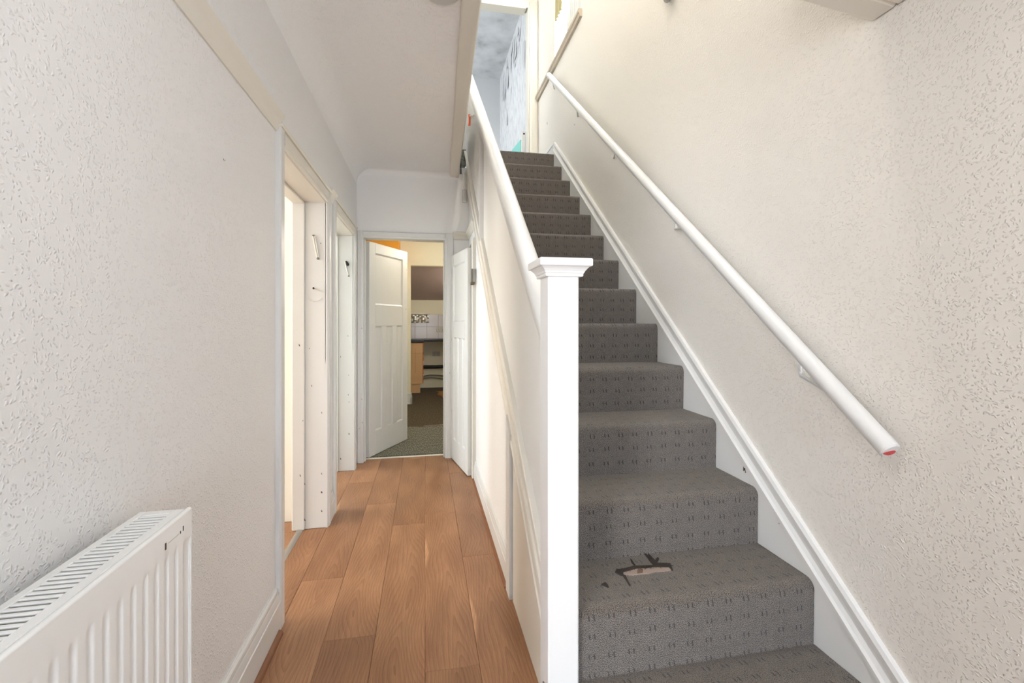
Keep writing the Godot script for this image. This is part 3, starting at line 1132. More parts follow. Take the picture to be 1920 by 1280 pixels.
func tear(piece: Node3D, y: float) -> void:
	var sets := {
		"pale": P([0.6310, 1.3693, 0.6514, 1.3733, 0.6872, 1.3826, 0.7166, 1.3782, 0.7459, 1.3795, 0.7937, 1.3675, 0.7909, 1.3518, 0.7611, 1.3495, 0.7314, 1.3526, 0.7134, 1.3481, 0.6840, 1.3512, 0.6557, 1.3502, 0.6293, 1.3591]),
		"left": P([0.6065, 1.3766, 0.6191, 1.3876, 0.6360, 1.3870, 0.6847, 1.3968, 0.7456, 1.3878, 0.7452, 1.3782, 0.7160, 1.3770, 0.6866, 1.3813, 0.6329, 1.3702, 0.6204, 1.3531, 0.6142, 1.3594]),
		"right": P([0.7500, 1.4298, 0.7588, 1.4341, 0.7635, 1.4273, 0.7693, 1.4350, 0.7696, 1.4173, 0.7888, 1.4342, 0.7874, 1.4226, 0.7670, 1.4006, 0.8097, 1.3895, 0.7966, 1.3507, 0.7923, 1.3488, 0.7922, 1.3678, 0.7452, 1.3782, 0.7482, 1.3957]),
		"slit_a": P([0.6226, 1.3578, 0.6305, 1.3486, 0.6263, 1.3267, 0.6220, 1.2959, 0.6190, 1.2989, 0.6222, 1.3275]),
		"slit_b": P([0.6915, 1.4441, 0.6923, 1.4322, 0.6894, 1.4014, 0.6855, 1.4050, 0.6855, 1.4248]),
		"slit_c": P([0.7558, 1.4898, 0.7579, 1.4706, 0.7633, 1.4362, 0.7621, 1.4246, 0.7515, 1.4296]),
		"slit_d": P([0.7684, 1.4811, 0.7686, 1.4685, 0.7693, 1.4350, 0.7627, 1.4289]),
		"nick": P([0.5360, 1.3197, 0.5519, 1.3263, 0.5540, 1.3138, 0.5529, 1.3010, 0.5463, 1.3093]),
		"brown": P([0.6823, 1.3727, 0.6946, 1.3784, 0.7021, 1.3716, 0.6908, 1.3525, 0.6727, 1.3534]),
	}
	var st := new_st()
	extr(st, sets.pale, V(0, y - 0.003, 0), Vector3(1, 0, 0), Vector3(0, 0, -1), Vector3(0, 0.0045, 0))
	var a := commit(st, "bare_underlay", M.underlay, piece)
	tag(a, "pale bare underlay showing in the tear")
	st = new_st()
	extr(st, sets.brown, V(0, y - 0.003, 0), Vector3(1, 0, 0), Vector3(0, 0, -1), Vector3(0, 0.0053, 0))
	commit(st, "underlay_stain", M.underlay_brown, piece)
	st = new_st()
	for k in ["left", "right", "slit_a", "slit_b", "slit_c", "slit_d", "nick"]:
		extr(st, sets[k], V(0, y - 0.003, 0), Vector3(1, 0, 0), Vector3(0, 0, -1), Vector3(0, 0.006, 0))
	# loose fibres along the torn edge
	var rng := RandomNumberGenerator.new()
	rng.seed = 2
	for k in 46:
		var x := rng.randf_range(0.61, 0.805)
		var dd := 1.384 + rng.randf_range(-0.006, 0.008)
		var p := V(x, y, dd)
		tube(st, [p, p + Vector3(rng.randf_range(-0.004, 0.004), 0.005, rng.randf_range(0.002, 0.009)), p + Vector3(rng.randf_range(-0.008, 0.008), 0.003, rng.randf_range(0.006, 0.016))], 0.0007, 4)
	tag(commit(st, "frayed_edge", M.fibre_dark, piece), "dark frayed fibres round the tear")
	for c in piece.get_children():
		(c as Node3D).position = Vector3.ZERO


# ---------------------------------------------------------------- wall handrail
func build_handrail() -> void:
	var a := Vector3(1.15, 0.893, -0.934)
	var b := Vector3(1.15, 3.55, -4.13)
	var o := thing("wall_handrail", "round white handrail on brackets along the right wall, red mark on its low end", "handrail", a)
	var st := new_st()
	var ax := (b - a).normalized()
	var L := a.distance_to(b)
	lathe(st, P([0.0, 0.0, 0.021, 0.0, 0.0248, 0.004, 0.0248, L - 0.006, 0.02, L, 0.0, L]), a, ax, 28)
	commit(st, "rail", M.gloss, o)
	# red mark: a drop-shaped dab of paint on the sawn end
	st = new_st()
	var u := Vector3.RIGHT
	var v := ax.cross(u).normalized()
	if v.y < 0:
		v = -v
	var drop := []
	for k in 14:
		var t := TAU * k / 14.0
		var r := 0.0185
		var px := cos(t) * r
		var py := sin(t) * 0.0135 * (0.35 + 0.65 * (0.5 + 0.5 * cos(t)))
		drop.append(Vector2(px + 0.0, py - 0.007))
	extr(st, drop, a - ax * 0.0006, u, v, ax * 0.0012)
	tag(commit(st, "red_mark", M.red, o), "red dab on the lower end")
	for dp in [1.29, 2.05, 2.79, 3.50, 4.18]:
		var yp: float = 0.893 + 0.8313 * (dp - 0.934) - 0.128
		var da: float = dp - 0.17
		var ya: float = 0.893 + 0.8313 * (da - 0.934) - 0.021
		var s2 := new_st()
		# flat wall tab and the arm that reaches forward to the rail's underside
		box(s2, WR - 0.006, WR, yp - 0.016, yp + 0.02, dp - 0.008, dp + 0.008, 0.002)
		tube(s2, [V(WR - 0.004, yp - 0.012, dp), V(WR - 0.012, yp - 0.018, dp - 0.012), V(1.165, lerpf(yp, ya, 0.85) - 0.014, lerpf(dp, da, 0.85)), V(1.15, ya, da)], 0.0052, 8)
		commit(s2, "bracket", M.gloss, o)


# ---------------------------------------------------------------- radiator
func build_radiator() -> void:
	var d0 := 0.42
	var d1 := 1.0
	var xf := -0.455
	var xr := -0.548
	var yt := 0.85
	var yb := 0.25
	var o := thing("radiator", "white steel panel radiator with slotted top grille under the left wall", "radiator", V(-0.5, 0, 0.71))
	# front panel with pressed flutes
	var st := new_st()
	var pitch := 0.0315
	var rows := [yb, yb + 0.035, yb + 0.05, yb + 0.07, 0.55, yt - 0.085, yt - 0.07, yt - 0.058, yt - 0.05, yt - 0.02, yt - 0.008, yt - 0.002]
	var amp := [0.0, 0.0, 0.6, 1.0, 1.0, 1.0, 0.85, 0.35, 0.0, 0.0, 0.0, 0.0]
	var n := int((d1 - d0) / pitch * 12)
	var f := func(dd: float, a: float) -> float:
		var ph := fposmod((d1 - 0.026 - dd) / pitch, 1.0)
		var g := 0.0
		if dd < d1 - 0.026 and dd > d0 + 0.03:
			g = smoothstep(0.05, 0.2, ph) - smoothstep(0.7, 0.95, ph)
		return xf - 0.0055 * a * (1.0 - g) if (dd < d1 - 0.02) else xf - 0.004 * a
	for i in rows.size() - 1:
		for j in n:
			var da := lerpf(d0, d1, float(j) / n)
			var db := lerpf(d0, d1, float(j + 1) / n)
			var pts := []
			var ns := []
			for e in [[da, i], [db, i], [db, i + 1], [da, i + 1]]:
				var y: float = rows[e[1]]
				var A: float = amp[e[1]]
				var x: float = f.call(e[0], A)
				var dxdd: float = (f.call(e[0] + 0.0008, A) - f.call(e[0] - 0.0008, A)) / 0.0016
				var i0: int = maxi(e[1] - 1, 0)
				var i1: int = mini(e[1] + 1, rows.size() - 1)
				var dxdy: float = (f.call(e[0], amp[i1]) - f.call(e[0], amp[i0])) / (rows[i1] - rows[i0])
				pts.append(V(x, y, e[0]))
				ns.append(Vector3(1, -dxdy, dxdd))
			quad_n(st, pts, ns)
	# edge, back and rolled top lip of the front panel
	box(st, xf - 0.014, xf - 0.009, yb, yt - 0.004, d0, d1)
	box(st, xf - 0.0095, xf - 0.0005, yb, yt - 0.003, d1 - 0.002, d1 + 0.001, 0.0006)
	tube(st, [V(xf - 0.005, yt - 0.003, d0), V(xf - 0.005, yt - 0.003, d1)], 0.0052, 10)
	commit(st, "front_panel", M.enamel, o)
	st = new_st()
	box(st, xr, xr + 0.012, yb, yt - 0.004, d0, d1, 0.003)
	commit(st, "rear_panel", M.enamel, o)
	# convector fins between the panels
	st = new_st()
	for k in 22:
		var dd := d0 + 0.03 + k * 0.0243
		box(st, xr + 0.013, xf - 0.015, yb + 0.03, yt - 0.05, dd, dd + 0.0012)
	tag(commit(st, "convector_fins", M.enamel, o), "", "", "", "stuff")
	# top grille: long side strips, end strips and bars
	st = new_st()
	var gy := yt - 0.001
	var ga := xr + 0.002
	var gb := xf - 0.013
	box(st, ga, ga + 0.013, gy - 0.02, gy, d0, d1, 0.0015)
	box(st, gb - 0.016, gb, gy - 0.02, gy, d0, d1, 0.0015)
	box(st, ga + 0.013, gb - 0.016, gy - 0.02, gy, d1 - 0.02, d1, 0.0015)
	box(st, ga + 0.013, gb - 0.016, gy - 0.02, gy, d0, d0 + 0.02, 0.0015)
	commit(st, "grille_frame", M.enamel, o)
	var bar_mesh: Mesh = null
	var dd2 := d1 - 0.0255
	while dd2 > d0 + 0.03:
		if bar_mesh == null:
			var sb := new_st()
			cbox(sb, Vector3(ga + 0.0125, gy - 0.004, -0.0035), Vector3(gb - 0.0155, gy - 0.0005, 0.0035), 0.001)
			bar_mesh = sb.commit()
			bar_mesh.surface_set_material(0, M.enamel)
		var mi := MeshInstance3D.new()
		mi.mesh = bar_mesh
		mi.name = numbered("grille_bar", o)
		o.add_child(mi)
		mi.position = Vector3(0, 0, -dd2) - o.position
		dd2 -= 0.0122
	# side cover at the far end
	st = new_st()
	box(st, xr + 0.001, xf - 0.002, yb + 0.02, yt - 0.022, d1 - 0.0045, d1 - 0.0025)
	commit(st, "side_cover", M.enamel, o)
	# maker's mark printed near the top right corner: dots and a fine line of print
	for mk in [[0.038, 0.026, 0.094, 0.090], [0.032, 0.027, 0.0435, 0.041], [0.031, 0.022, 0.0335, 0.031]]:
		st = new_st()
		box(st, xf, xf + 0.0006, yt - mk[0], yt - mk[1], d1 - mk[2], d1 - mk[3])
		commit(st, "printed_mark", M.chip_brown, o)
	st = new_st()
	box(st, xf, xf + 0.0005, yt - 0.031, yt - 0.0295, d1 - 0.083, d1 - 0.047)
	commit(st, "printed_line", M.grey_plastic, o)
	# wall brackets and pipe tails
	for dd in [0.5, 0.85]:
		st = new_st()
		box(st, WL, xr + 0.002, yb + 0.06, yt - 0.09, dd, dd + 0.03, 0.002)
		commit(st, "wall_bracket", M.enamel, o)
	st = new_st()
	tube(st, [V(-0.51, 0.0, 1.03), V(-0.51, 0.27, 1.03), V(-0.51, 0.285, 1.015), V(-0.51, 0.29, 0.99)], 0.0075, 10)
	commit(st, "pipe_tail", M.enamel, o)


# ---------------------------------------------------------------- wall under the stairs, cupboard
func build_understairs() -> void:
	var st := new_st()
	# plain wall under the string from the end wall to the access panel, with the cupboard opening
	var y_at := func(d: float) -> float: return nose_y(d) - 0.3
	var poly := P([2.03, 0.0, 3.545, 0.0, 3.545, 1.85, 4.03, 1.85, 4.03, 0.0, 4.075, 0.0, 4.075, y_at.call(4.075), 2.03, y_at.call(2.03)])
	extr(st, poly, Vector3(0.385, 0, 0), Vector3(0, 0, -1), Vector3(0, 1, 0), Vector3(0.05, 0, 0))
	structure(st, "wall_understair", M.wallpaper, "off-white wall under the stair string beside the hall floor", "wall")
	st = new_st()
	extr(st, base_profile(0.145, 0.017), V(0.385, 0, 2.03), Vector3(-1, 0, 0), Vector3(0, 1, 0), V(0, 0, 1.5))
	structure(st, "baseboard_right", M.gloss, "white moulded baseboard under the stairs on the right", "baseboard")
	st = new_st()
	extr(st, P([0, 0, 0.013, 0, 0.012, 0.006, 0.007, 0.011, 0, 0.013]), V(0.369, 0, 2.03), Vector3(-1, 0, 0), Vector3(0, 1, 0), V(0, 0, 1.49), true)
	tag(commit(st, "floor_bead", M.bead_wood), "brown wood bead along the right baseboard under the stairs", "floor bead")
	# access panel next to the newel, with its upright cover board and an open joint
	st = new_st()
	extr(st, P([1.285, 0.0, 1.93, 0.0, 1.93, y_at.call(1.93) + 0.02, 1.285, y_at.call(1.285) + 0.02]), Vector3(0.376, 0, 0), Vector3(0, 0, -1), Vector3(0, 1, 0), Vector3(0.02, 0, 0))
	tag(commit(st, "access_panel", M.gloss_cream), "cream painted board panel under the string next to the newel post", "panel")
	st = new_st()
	extr(st, P([1.943, 0.0, 2.03, 0.0, 2.03, y_at.call(2.03) + 0.02, 1.943, y_at.call(1.943) + 0.02]), Vector3(0.362, 0, 0), Vector3(0, 0, -1), Vector3(0, 1, 0), Vector3(0.03, 0, 0))
	structure(st, "trim_6", M.gloss, "upright white cover board between baseboard and access panel", "trim")
	st = new_st()
	box(st, 0.394, 0.41, 0.0, 0.9, 1.9, 2.04)
	structure(st, "trim_7", M.dark, "dark batten behind the joint of the access panel", "batten")
	# picture rail and door head over the cupboard
	st = new_st()
	var rail := P([0, -0.062, 0.006, -0.062, 0.01, -0.056, 0.012, -0.04, 0.02, -0.02, 0.028, -0.008, 0.03, 0.0, 0.024, 0.004, 0, 0.004])
	extr(st, rail, V(0.385, 2.012, 3.5), Vector3(-1, 0, 0), Vector3(0, 1, 0), V(0, 0, 0.55), true)
	extr(st, P([0, 0, 0.012, 0.002, 0.012, 0.02, 0, 0.022]), V(0.385, 1.855, 3.5), Vector3(-1, 0, 0), Vector3(0, 1, 0), V(0, 0, 0.57))
	structure(st, "trim_8", M.gloss_cream, "cream rail and door head above the cupboard under the stairs", "trim")
	st = new_st()
	box(st, 0.357, 0.40, 0, 1.86, 3.47, 3.538, 0.003)
	structure(st, "trim_9", M.gloss_cream, "cream upright frame post on the hinge side of the cupboard", "trim")
	# cupboard door, standing slightly ajar
	var leaf := panel_door("interior_door", "narrow white panelled cupboard door under the stairs, slightly ajar", 0.515, 1.79, 0.034, [0.08, 0.1], [[0.1, 0.58], [0.72, 1.60]], 3, M.gloss)
	# the local shown face is z = t: it must look towards the hall (-x); x runs from the far free edge to the hinge
	leaf.position = V(0.26, 0.008, 4.048)
	leaf.rotation.y = -atan2(-0.505, 0.1) - 0.0
	leaf.rotation.y = atan2(0.505, -0.1) - PI
	var ang := atan2(0.505, 0.1)
	# x axis -> (sin, toward camera)
	leaf.basis = Basis(Vector3(cos(ang), 0, sin(ang)), Vector3.UP, Vector3(cos(ang), 0, sin(ang)).cross(Vector3.UP))
	var s2 := new_st()
	cbox(s2, Vector3(-0.0015, 1.385, 0.004), Vector3(0.001, 1.47, 0.03), 0.0005)
	commit(s2, "strike_plate", M.steel, leaf)
	chips(leaf, [[Vector3(0.02, 1.05, 0.0345), 0.004], [Vector3(0.015, 0.42, 0.0345), 0.005]], Vector3(0, 0, 1))
	# wedge-shaped latch on the frame post
	var o := thing("cupboard_latch", "small grey wedge-shaped metal latch on the post beside the cupboard door", "latch", V(0.36, 1.5, 3.44))
	st = new_st()
	extr(st, P([-0.012, 0.0, 0.012, 0.0, 0.024, 0.1, -0.024, 0.1]), V(0.348, 1.52, 3.45), Vector3(0, 0, -1), Vector3(0, 1, 0), Vector3(0.012, 0, 0))
	commit(st, "plate", M.pipe_grey, o)
	st = new_st()
	box(st, 0.34, 0.372, 1.497, 1.52, 3.435, 3.468, 0.004)
	commit(st, "catch", M.brass_dark, o)


# ---------------------------------------------------------------- kitchen
func build_kitchen() -> void:
	var st := new_st()
	box(st, -1.8, 1.2, -0.1, -0.006, 4.17, 8.6)
	structure(st, "floor_kitchen", M.kitchen_floor, "worn dark kitchen floor beyond the end doorway", "floor")
	st = new_st()
	box(st, -1.9, -1.8, 0, 2.45, 4.17, 6.9)
	box(st, 0.9, 1.0, 0, 2.45, 4.17, 8.6)
	box(st, -1.8, WL, 0, 2.45, 4.172, 4.2)
	box(st, 0.5, 0.9, 0, 2.45, 4.172, 4.2)
	structure(st, "wall_kitchen_side", M.cream_paint, "cream side walls of the kitchen", "wall")
	st = new_st()
	box(st, -1.8, -0.209, 0, 2.45, 6.82, 6.94)
	box(st, -0.209, 1.0, 2.045, 2.45, 6.82, 6.94)
	structure(st, "wall_kitchen", M.cream_paint, "cream kitchen wall with the opening to the cooking recess", "wall")
	st = new_st()
	box(st, -1.9, 1.0, 2.42, 2.5, 4.17, 7.0)
	structure(st, "ceiling_kitchen", M.plain_paint, "white kitchen ceiling", "ceiling")
	st = new_st()
	extr(st, base_profile(0.16, 0.02), V(-1.8, 0, 6.82), Vector3(0, 0, 1), Vector3(0, 1, 0), Vector3(1.6, 0, 0))
	extr(st, base_profile(0.16, 0.02), V(-0.209, 0, 6.80), Vector3(1, 0, 0), Vector3(0, 1, 0), V(0, 0, 0.13))
	structure(st, "baseboard_kitchen", M.gloss, "white baseboard at the foot of the cream kitchen wall", "baseboard")
	# recess: side and back walls, sloping soffit
	st = new_st()
	box(st, -1.0, -0.9, 0, 2.45, 6.94, 8.6)
	structure(st, "wall_recess_side", M.cream_paint, "pale side wall of the cooking recess", "wall")
	st = new_st()
	box(st, -0.9, 0.9, 0, 2.45, 8.433, 8.55)
	structure(st, "wall_recess", M.cream_paint, "pale wall behind the cupboards of the cooking recess", "wall")
	st = new_st()
	extr(st, P([6.94, 2.08, 6.99, 2.075, 8.44, 1.605, 8.44, 2.4, 6.94, 2.4]), Vector3(-0.9, 0, 0), Vector3(0, 0, -1), Vector3(0, 1, 0), Vector3(1.8, 0, 0))
	structure(st, "ceiling_recess", M.mauve_paint, "sloping dull mauve soffit over the cooking recess", "ceiling")
	# loose carpet pieces on the kitchen floor
	st = new_st()
	var cp := [Vector2(-1.2, 4.205), Vector2(0.78, 4.205), Vector2(0.78, 5.36)]
	var rng := RandomNumberGenerator.new()
	rng.seed = 6
	for k in 21:
		cp.append(Vector2(0.7 - k * 0.09, 5.30 + rng.randf_range(-0.022, 0.022)))
	cp.append(Vector2(-1.2, 5.29))
	extr(st, cp, V(0, -0.004, 0), Vector3(1, 0, 0), Vector3(0, 0, -1), Vector3(0, 0.012, 0))
	var kcp := thing("kitchen_carpet", "grey streaked carpet just inside the kitchen doorway with a ragged far edge", "carpet", V(-0.17, 0, 4.7))
	commit(st, "carpet_sheet", M.kitchen_carpet, kcp)
	st = new_st()
	var e1 := [Vector2(-0.02, 5.2)]
	for k in 10:
		e1.append(Vector2(-0.02 + k * 0.035, 5.315 + rng.randf_range(-0.012, 0.012) + k * 0.004))
	e1.append(Vector2(0.3, 5.33))
	e1.append(Vector2(0.1, 5.29))
	extr(st, e1.slice(1), V(0, 0.006, 0), Vector3(1, 0, 0), Vector3(0, 0, -1), Vector3(0, 0.01, 0))
	commit(st, "torn_edge", M.underlay, kcp)
	# plywood scrap
	st = new_st()
	extr(st, P([0.19, 7.93, 0.24, 7.8, 0.20, 7.6, 0.27, 7.45, 0.29, 7.14, 0.5, 7.1, 0.52, 7.9]), V(0, -0.005, 0), Vector3(1, 0, 0), Vector3(0, 0, -1), Vector3(0, 0.014, 0))
	tag(commit(st, "plywood_scrap", M.ply), "tan plywood scrap lying on the kitchen floor", "scrap")
	# base cabinet
	var c := thing("base_cabinet", "beech kitchen base cabinet with plinth under the worktop", "cabinet", V(-0.3, 0, 8.1))
	st = new_st()
	box(st, -0.6, -0.05, 0.15, 0.855, 7.852, 8.4, 0.002)
	commit(st, "carcass", M.beech_edge, c)
	st = new_st()
	box(st, -0.597, -0.045, 0.155, 0.85, 7.832, 7.851, 0.002)
	var dr := commit(st, "door", M.beech, c)
	st = new_st()
	box(st, -0.165, -0.16, 0.34, 0.76, 7.8305, 7.833)
	box(st, -0.597, -0.045, 0.67, 0.673, 7.831, 7.833)
	var gr := commit(st, "groove", M.beech_edge, dr)
	gr.position = Vector3.ZERO
	st = new_st()
	box(st, -0.6, -0.08, 0.0, 0.148, 7.85, 7.866, 0.001)
	commit(st, "plinth", M.beech, c)
	st = new_st()
	# the rough broken edge of the end panel
	for k in 9:
		box(st, -0.05 + 0.001, -0.022 - 0.012 * (0.5 + 0.5 * sin(k * 2.1)), 0.16 + k * 0.077, 0.16 + k * 0.077 + 0.074, 7.84, 7.87 + 0.01 * (k % 3), 0.004)
	tag(commit(st, "broken_edge", M.beech_edge, c), "splintered orange-brown board edge")
	# worktop
	st = new_st()
	box(st, -0.895, -0.02, 0.858, 0.893, 7.80, 8.42, 0.006)
	box(st, -0.02, 0.88, 0.868, 0.9, 7.88, 8.42, 0.006)
	tag(commit(st, "worktop", M.worktop), "thin black worktop over the beech cabinet", "worktop")
	# splashback of pale tiles, every tile a piece
	st = new_st()
	box(st, -0.6, 0.88, 0.9, 1.34, 8.424, 8.432)
	var sb := commit(st, "splashback", M.grout)
	tag(sb, "pale tiled splashback above the black worktop", "tiles")
	for r in 2:
		for q in 7:
			var ts := new_st()
			box(ts, -0.6 + q * 0.21 + 0.002, -0.6 + (q + 1) * 0.21 - 0.002, 0.902 + r * 0.22, 0.902 + (r + 1) * 0.22 - 0.004, 8.415, 8.426, 0.002)
			commit(ts, "tile", M.tile_white, sb)
	# shiny crumpled sheet stuck over part of the tiles
	st = new_st()
	var gn := 20
	for i in gn:
		for j in 6:
			var pts := []
			for e in [[i, j], [i + 1, j], [i + 1, j + 1], [i, j + 1]]:
				var hsh: float = sin(e[0] * 12.9898 + e[1] * 78.233) * 43758.5453
				var rz: float = (hsh - floorf(hsh)) * 0.014
				pts.append(V(-0.5 + e[0] * 0.0285, 1.19 + e[1] * 0.025, 8.409 - rz))
			var nn: Vector3 = (pts[1] - pts[0]).cross(pts[3] - pts[0]).normalized()
			if nn.z < 0:
				nn = -nn
			quad(st, pts[0], pts[1], pts[2], pts[3], nn)
	tag(commit(st, "foil_sheet", M.steel), "crumpled shiny foil sheet on the tiles above the cabinet", "foil")
	st = new_st()
	box(st, -0.5, 0.09, 1.345, 1.367, 8.36, 8.43, 0.003)
	tag(commit(st, "ledge_shelf", M.gloss_cream), "thin pale ledge over the foil sheet in the recess", "shelf")
	socket("wall_socket", "white double socket on the tiles above the worktop", 0.28, 1.06, 8.414)
	socket("wall_socket", "white socket low on the wall under the worktop", 0.2, 0.62, 8.428)
	# pipes
	st = new_st()
	tube(st, [V(-0.03, 0.385, 8.39), V(0.2, 0.382, 8.39), V(0.5, 0.395, 8.39), V(0.85, 0.4, 8.39)], 0.03, 12)
	tag(commit(st, "waste_pipe", M.black), "thick black waste pipe along the wall under the worktop", "pipe")
	st = new_st()
	tube(st, [V(-0.03, 0.215, 8.4), V(0.1, 0.235, 8.4), V(0.25, 0.225, 8.4), V(0.45, 0.195, 8.4), V(0.85, 0.16, 8.4)], 0.011, 8)
	tag(commit(st, "copper_pipe", M.pipe_grey), "thin bent grey pipe under the black one, the upper of two", "pipe")
	st = new_st()
	tube(st, [V(-0.03, 0.18, 8.4), V(0.1, 0.19, 8.4), V(0.25, 0.17, 8.4), V(0.5, 0.13, 8.4), V(0.85, 0.1, 8.4)], 0.011, 8)
	tag(commit(st, "copper_pipe", M.pipe_grey), "thin bent grey pipe nearest the floor in the recess", "pipe")
	# small lamp on the right side of the recess, out of sight from the hall
	var rl := thing("recess_lamp", "small round lamp in the cooking recess, hidden from the hall", "lamp", V(0.8, 1.75, 7.3))
	st = new_st()
	lathe(st, P([0, -0.06, 0.04, -0.05, 0.06, 0.0, 0.04, 0.05, 0.0, 0.06]), V(0.78, 1.75, 7.3), Vector3.UP, 16)
	commit(st, "globe", M.lamp_glow, rl)
	st = new_st()
	tube(st, [V(0.78, 1.75, 7.3), V(0.899, 1.75, 7.3)], 0.012, 8)
	commit(st, "arm", M.wire, rl)
	# orange wall cupboard, only its corner in sight over the door
	var oc := thing("wall_cupboard", "orange wood wall cupboard showing above the open kitchen door", "cupboard", V(-0.7, 1.75, 6.6))
	st = new_st()
	box(st, -1.1, -0.359, 1.75, 2.415, 6.52, 6.818, 0.003)
	commit(st, "carcass", M.orange_wood, oc)
	for k in 2:
		st = new_st()
		box(st, -1.1 + k * 0.372, -1.1 + k * 0.372 + 0.368, 1.755, 2.41, 6.5, 6.519, 0.003)
		commit(st, "door", M.orange_wood, oc)
	# kitchen lamp
	var kl := thing("ceiling_lamp", "round ceiling lamp in the kitchen, out of sight from the hall", "lamp", V(0.56, 2.42, 5.4))
	st = new_st()
	lathe(st, P([0, -0.40, 0.06, -0.385, 0.1, -0.33, 0.1, -0.28, 0.06, -0.22, 0.0, -0.21]), V(0.56, 2.42, 5.4), Vector3.UP, 20)
	commit(st, "globe", M.lamp_glow, kl)
	st = new_st()
	tube(st, [V(0.56, 2.42, 5.4), V(0.56, 2.2, 5.4)], 0.006, 8)
	commit(st, "cord", M.wire, kl)


func socket(called: String, label: String, x: float, y: float, d: float) -> void:
	var o := thing(called, label, "socket", V(x, y, d))
	var st := new_st()
	box(st, x - 0.073, x + 0.073, y - 0.043, y + 0.043, d - 0.012, d, 0.004)
	commit(st, "plate", M.grey_plastic, o)
	for s in [-1, 1]:
		st = new_st()
		box(st, x + s * 0.036 - 0.003, x + s * 0.036 + 0.003, y - 0.002, y + 0.012, d - 0.013, d - 0.011)
		box(st, x + s * 0.036 - 0.012, x + s * 0.036 - 0.006, y - 0.024, y - 0.018, d - 0.013, d - 0.011)
		box(st, x + s * 0.036 + 0.006, x + s * 0.036 + 0.012, y - 0.024, y - 0.018, d - 0.013, d - 0.011)
		commit(st, "pin_slot", M.dark, o)


